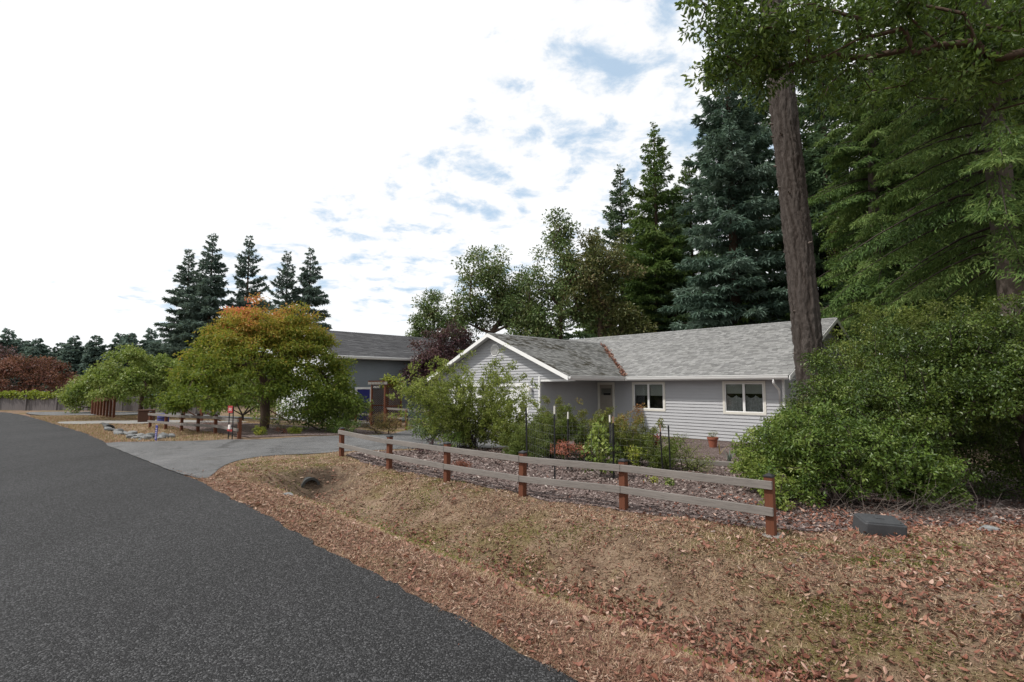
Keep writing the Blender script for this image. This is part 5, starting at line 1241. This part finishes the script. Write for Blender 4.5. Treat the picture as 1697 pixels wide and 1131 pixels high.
# ------------------------------------------------------------------ the evergreen bushes on the right
def bigshrub(x, y, label, leafm, blobs, per, rc, nl, ln, wd, tw='twig', origin_h=.5, rt=.0032, flat=.6, droop=.1):
    tp = multi_tips(blobs, per)
    return broadleaf('evergreen_bush', x, y, label, leafm, tw, [(0,0,-.1), (0,0,.25), (.05,0,origin_h)], tp, rc, nl, ln, wd, cat='shrub', rt=rt, flat=flat, droop=droop, step=.45, pen=.12, upn=1.0)
bigshrub(7.15, 9.7, 'tall dark evergreen bush filling the ground behind the utility box', 'huckle', [((0,0,1.9), (1.75,1.5,1.5), 1.0, -.55, .35), ((-1.0,-.7,1.3), (1.1,1.0,1.15), .6, -.6, .35), ((1.3,-.4,2.1), (1.5,1.3,1.2), .7, -.45, .35)], 250, .20, 95, .060, .033)
bigshrub(9.2, 9.4, 'overhanging dark evergreen bush above the shady hollow', 'huckle', [((0,-.2,2.5), (1.7,1.5,1.25), 1.0, -.5, .35), ((-1.1,-1.1,2.0), (1.0,.9,.8), .45, -.6, .35), ((1.6,0,2.6), (1.5,1.5,1.4), .6, -.5, .35)], 215, .21, 92, .060, .033)
bigshrub(8.75, 11.7, 'tall yellow-green evergreen bush at the back beside the big trunk', 'olive', [((0,0,2.3), (1.7,1.2,1.7), 1.0, -.6, .35), ((2.0,.2,2.7), (1.6,1.2,1.5), .7, -.6, .35)], 210, .22, 100, .062, .032)
bigshrub(4.72, 7.75, 'leafy low evergreen bush with bare grey twigs behind the utility box', 'mid', [((0,0,.75), (1.15,.75,.75), 1.0, -.75, .35), ((.9,.0,.5), (.8,.5,.5), .45, -.8, .35), ((1.55,.1,.4), (.5,.45,.4), .2, -.85, .4)], 180, .15, 72, .06, .033)
bigshrub(4.35, 8.6, 'rounded fresh green azalea at the end of the near fence', 'lime', [((0,0,.58), (.75,.7,.52), 1.0, -.8, .35), ((-.2,-.55,.42), (.55,.5,.42), .5, -.8, .35), ((.55,.5,.9), (.5,.6,.45), .4, -.75, .35)], 150, .15, 78, .055, .03)
bigshrub(6.25, 10.5, 'lichen-grey and green bush between the azalea and the big trunk', 'olive', [((0,0,1.05), (.9,.8,.9), 1.0, -.75, .35)], 180, .16, 76, .05, .026, 'twig_pale')
bigshrub(3.62, 7.15, 'small bright green sucker at the foot of the end fence post', 'lime', [((0,0,.22), (.24,.2,.22), 1.0, -.6, .4)], 22, .09, 40, .055, .03)
bigshrub(10.9, 11.2, 'evergreen bush added under the cedars to darken the hollow from behind', 'huckle', [((0,0,1.7), (2.2,1.4,1.7), 1.0, -.9, .4), ((1.8,-.5,2.2), (1.6,1.4,1.6), .6, -.9, .4)], 170, .26, 60, .065, .034)  # added behind the hollow so that it stays dark
bigshrub(8.6, 10.9, 'evergreen bush added at the back of the hollow to shade it', 'huckle', [((0,0,1.3), (1.7,.9,1.4), 1.0, -.95, .4)], 150, .24, 60, .06, .032)  # added to shut light out at the rear of the hollow
bigshrub(12.2, 9.0, 'unseen evergreen bush added beyond the hollow to keep it dark', 'huckle', [((0,0,1.6), (1.5,1.3,1.7), 1.0, -.9, .4)], 150, .25, 60, .06, .032)  # out of view, added to darken the right-hand end
bigshrub(9.9, 10.0, 'dense bush added inside the hollow to block leaking light', 'huckle', [((0,0,.9), (1.5,.8,1.0), 1.0, -.95, .4)], 170, .24, 70, .06, .032)  # added filler that stops light leaking into the hollow
# dead grey twigs in the low bush
dt = empty('dead_twigs', (5.0, 6.95, H1(5, 6.95)), 0, label='tangle of bare grey twigs at the front of the low evergreen bush', cat='twigs')
P0 = []; P1 = []; r0 = []
for k in range(120):
    c = np.array([rng.normal(0, .6), rng.normal(0.15, .16), 0.]); d_ = unit(rng.normal(0, 1, 3)*np.array([1, .5, .4])+np.array([0, -.15, .55])); L = rng.uniform(.2, .75); m_ = c+d_*L*.55+rng.normal(0, .03, 3); e = m_+unit(d_+rng.normal(0, .35, 3)+np.array([0,0,-.3]))*L*.5
    P0 += [c, m_]; P1 += [m_, e]; r0 += [.0026, .0019]
mk('twig_tangle', *cones(np.array(P0), np.array(P1), np.array(r0), np.array(r0)*.55, 4), M['twig_pale'], dt)['kind'] = 'stuff'

# ------------------------------------------------------------------ ground cover: grass, chips, fallen leaves
def sample(n, r0, r1, a0=-52, a1=56):
    r = np.exp(rng.uniform(math.log(r0), math.log(r1), n)); a = np.radians(rng.uniform(a0, a1, n))
    return r*np.sin(a), r*np.cos(a)
x, y = sample(900000, 2.0, 15); b = edge_b(x, y)
DRC = DRIVE.mean(0); DRIN = np.array([p+(DRC-p)/np.linalg.norm(DRC-p)*.09 for p in DRIVE])
bedm = inpoly(x, y, BEDP); drm = inpoly(x, y, DRIN)
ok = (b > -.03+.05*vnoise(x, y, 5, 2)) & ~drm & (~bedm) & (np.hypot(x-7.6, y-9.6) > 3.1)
pat = vnoise(x, y, 1.9, 6)+.6*vnoise(x, y, 5.3, 9); ok &= rng.uniform(0, 1, len(x)) < np.clip(.62+.42*pat, .12, 1)
cu = np.exp(-((x+3.75)**2+(y-10.35)**2)/.35); ok &= rng.uniform(0, 1, len(x)) > cu*1.1
x, y, b = x[ok], y[ok], b[ok]; n = len(x); z = hgt(x, y)
r = np.hypot(x, y); az = rng.uniform(0, 2*np.pi, n)
hh = rng.uniform(.010, .034, n)*(1+.5*(vnoise(x, y, 3, 4) > .2))*np.where(rng.uniform(0, 1, n) < .06, 1.7, 1)*(.75+.25*sm(b, 0, .6)); wd = rng.uniform(.0018, .0042, n)*np.clip(r/3.2, 1, 3.2)
lean = rng.uniform(.5, 2.0, n)
base = np.c_[x, y, z-.004]; sd3 = np.c_[-np.sin(az), np.cos(az), np.zeros(n)]; fw = np.c_[np.cos(az), np.sin(az), np.zeros(n)]
V = np.stack([base-sd3*wd[:, None], base+sd3*wd[:, None], base+fw*(hh*lean)[:, None]+np.array([0,0,1.])*(hh*np.clip(1.25-.45*lean, .3, 1.2))[:, None]], 1).reshape(-1, 3)
green = sm(.5*vnoise(x, y, .9, 11)+.4*vnoise(x, y, 2.7, 12)-.55*np.exp(-((b-.3)/.6)**2)+.75*np.exp(-((b-1.3)/.45)**2)+.2*np.exp(-((b-2.4)/.6)**2), .15, .65)
redd = .10+np.exp(-(b/.8)**2)*.55+.2*(vnoise(x, y, 2.3, 14) > .35)
tone = np.where(rng.uniform(0, 1, n) < green*.9, rng.uniform(.78, 1., n), np.where(rng.uniform(0, 1, n) < redd, rng.uniform(0., .33, n), rng.uniform(.30, .72, n)))
M['grass'] = leafmat('dry_grass_blades', [(.0, (.12,.055,.04)), (.16, (.235,.118,.082)), (.32, (.33,.20,.14)), (.5, (.375,.265,.17)), (.70, (.47,.37,.255)), (.78, (.21,.19,.055)), (.9, (.13,.15,.03)), (1., (.08,.11,.025))], trans=.25, rough=.75, spec=.15, gain=1.02)
g = mk('dry_grass', V, np.arange(3*n).reshape(-1, 3), M['grass'], attrs={'rnd': np.repeat(tone, 3)}); tag(g, 'short dry straw-coloured grass on the road verge', 'grass', kind='stuff')

# far dry grass on the island and beyond the driveway
x = rng.uniform(-27, -9, 120000); y = rng.uniform(14, 29, 120000); b = edge_b(x, y)
ok = (b > .02) & ~inpoly(x, y, DRIVE) & ~inpoly(x, y, LANE) & ~inpoly(x, y, SIDE) & ~inpoly(x, y, BED2P) & (b < 7); x, y = x[ok], y[ok]; n = len(x); z = hgt(x, y); az = rng.uniform(0, 6.28, n); h_ = rng.uniform(.03, .08, n); w_ = .014
base = np.c_[x, y, z-.004]; sd3 = np.c_[-np.sin(az), np.cos(az), np.zeros(n)]*w_; fw = np.c_[np.cos(az)*.6, np.sin(az)*.6, np.ones(n)]*h_[:, None]
tone = np.clip(.48+.14*rng.normal(size=n)+.10*vnoise(x, y, 1.1, 3), .2, .74); k = rng.uniform(0, 1, n) < .14; tone[k] = rng.uniform(.78, .9, k.sum())
g = mk('dry_grass', np.stack([base-sd3, base+sd3, base+fw], 1).reshape(-1, 3), np.arange(3*n).reshape(-1, 3), M['grass'], attrs={'rnd': np.repeat(tone, 3)}); tag(g, 'pale dry grass beyond the driveway', 'grass', kind='stuff')

# matted thatch: torn leaf and grass fragments lying flat
x, y = sample(260000, 2.1, 13, -45, 54); b = edge_b(x, y); ok = (b > .0+.06*vnoise(x, y, 5, 2)) & ~inpoly(x, y, DRIN) & ~inpoly(x, y, BEDP) & (rng.uniform(-.9, 1.1, len(x)) < vnoise(x, y, 4.1, 21)+.5*np.exp(-(b/.8)**2)); x, y = x[ok], y[ok]; n = len(x)
az = rng.uniform(0, 6.28, n); L = rng.uniform(.008, .03, n)*np.clip(np.hypot(x, y)/4, 1, 2.2); W_ = L*rng.uniform(.12, .5, n)
A = np.c_[np.cos(az), np.sin(az), rng.normal(0, .25, n)]*L[:, None]*.5; B = np.c_[-np.sin(az), np.cos(az), rng.normal(0, .35, n)]*W_[:, None]*.5; C = np.c_[x, y, hgt(x, y)+rng.uniform(.004, .02, n)]
M['thatch'] = leafmat('torn_leaf_fragments', G((.08,.036,.026), (.17,.088,.062), (.28,.175,.128), (.40,.30,.23)), trans=.1, rough=.8, spec=.1, gain=1.05)
g = mk('leaf_fragments', np.stack([C-A-B, C+A-B*.6, C+A*1.2+B*.4, C-A+B], 1).reshape(-1, 3), np.arange(4*n).reshape(-1, 4), M['thatch'], attrs={'rnd': np.repeat(rng.beta(1.7, 1.9, n), 4)}); tag(g, 'fine torn leaf and straw fragments matted into the verge', 'litter', kind='stuff')

# bark chips on the bed
x, y = sample(85000, 5.2, 17, -25, 50); ok = inpoly(x, y, BEDP)
nb_ = (rng.uniform(0, 1, len(x)) < .05) & (edge_b(x, y) > 2.9) & (edge_b(x, y) < 3.9) & (along(x, y) < 12); ok |= nb_; x, y = x[ok], y[ok]; n = len(x); z = hgt(x, y)+.012
az = rng.uniform(0, 6.28, n); L = rng.uniform(.012, .05, n)*np.clip(np.hypot(x, y)/7, 1, 1.8); W_ = L*rng.uniform(.2, .5, n); ti = rng.normal(0, .3, n)
A = np.c_[np.cos(az), np.sin(az), ti]*L[:, None]*.5; B = np.c_[-np.sin(az), np.cos(az), rng.normal(0, .4, n)]*W_[:, None]*.5; C = np.c_[x, y, z+rng.uniform(0, .012, n)]
V = np.stack([C-A-B, C+A-B*.7, C+A+B, C-A+B*.8], 1).reshape(-1, 3)
g = mk('bark_chips', V, np.arange(4*n).reshape(-1, 4), M['chip'], attrs={'rnd': np.repeat(rng.beta(1.5, 2.0, n), 4)}); tag(g, 'loose bark chips covering the garden bed', 'mulch', kind='stuff')

# fallen leaves
def leafdens(x, y):
    b = edge_b(x, y); a = along(x, y)
    d = .07+.10*sm(a, 8, -2)+.20*sm(b, 1.2, 2.2)*sm(a, 6, -2)
    d = d+1.25*np.exp(-((b-1.75-.12*vnoise(x, y, 1.4, 3))/.24)**2)*sm(a, 8.6, 5.0)
    d = d+.9*np.exp(-((b-1.75)/.3)**2)*np.exp(-((a-9.4)/.4)**2)
    d = d+1.5*np.exp(-((x-4.4)**2/3.2+(y-6.55)**2/.20))+1.0*np.exp(-((x-7.2)**2/8+(y-7.2)**2/.9))
    d = d+.6*sm(x, 1.6, 4.5)*sm(y, 6.6, 4.5)*sm(b, .8, 1.8)
    d = d*(.45+.55*sm(vnoise(x, y, 3.3, 5), -.5, .6))
    return np.where((b < .06) | inpoly(x, y, DRIVE), np.where(b < 0, .012*np.exp(-(b/.5)**2), .03), np.where(inpoly(x, y, BEDP), d*.5+.35*np.exp(-((x-3.9)**2/1.4+(y-6.9)**2/.5)), d))
x, y = sample(62000, 2.3, 13, -40, 52); ok = rng.uniform(0, 1.5, len(x)) < leafdens(x, y)*1.15
x, y = x[ok], y[ok]; z = hgt(x, y)+.012; ln_ = rng.uniform(.028, .07, len(x)); P = np.c_[x, y, z+rng.uniform(0, .02, len(x))]
dist = np.hypot(x, y); near = np.argsort(dist/ln_)[:300]; rest = np.setdiff1d(np.arange(len(x)), near)
V, F, rn = scatter_leaves(P[rest], ln_[rest], .35); g = mk('leaf_litter', V, F, M['dryleaf'], attrs={'rnd': rn}); tag(g, 'rust and pinkish brown fallen leaves strewn over the verge and ditch', 'leaf litter', kind='stuff')
tones = [(.2, 'dark rust-brown'), (.45, 'reddish brown'), (.65, 'light tan'), (.95, 'pale pinkish white')]
lm_ = []
for q, (tv, nm) in enumerate(tones):
    for c in range(3):
        T, TF = LT[(q*3+c) % len(LT)]; o = mk('fallen_leaf', T, TF, M['dryleaf'], attrs={'rnd': np.full(len(T), tv)}); lm_.append((o.data, nm)); bpy.data.objects.remove(o)
for k in near:
    q = rng.choice(4, p=(.3, .36, .22, .12)); me, nm = lm_[q*3+rng.integers(0, 3)]; o = bpy.data.objects.new('fallen_leaf', me); COL.objects.link(o)
    s = float(ln_[k])*1.08; o.scale = (s, s, s); o.location = (float(x[k]), float(y[k]), float(P[k, 2])+.006); o.rotation_euler = (random.gauss(0, .3), random.gauss(0, .3), random.uniform(0, 6.28))
    bq = float(edge_b(np.array([x[k]]), np.array([y[k]]))[0]); where, gr = ('in the bottom of the ditch', 'ditch') if 1.3 < bq < 2.2 else (('on the dry grass between road and ditch', 'roadside grass') if bq <= 1.3 else ('on the dry grass between ditch and fence', 'upper grass'))
    tag(o, nm+' fallen leaf lying '+where, 'leaf', nm+' fallen leaves on the '+gr)
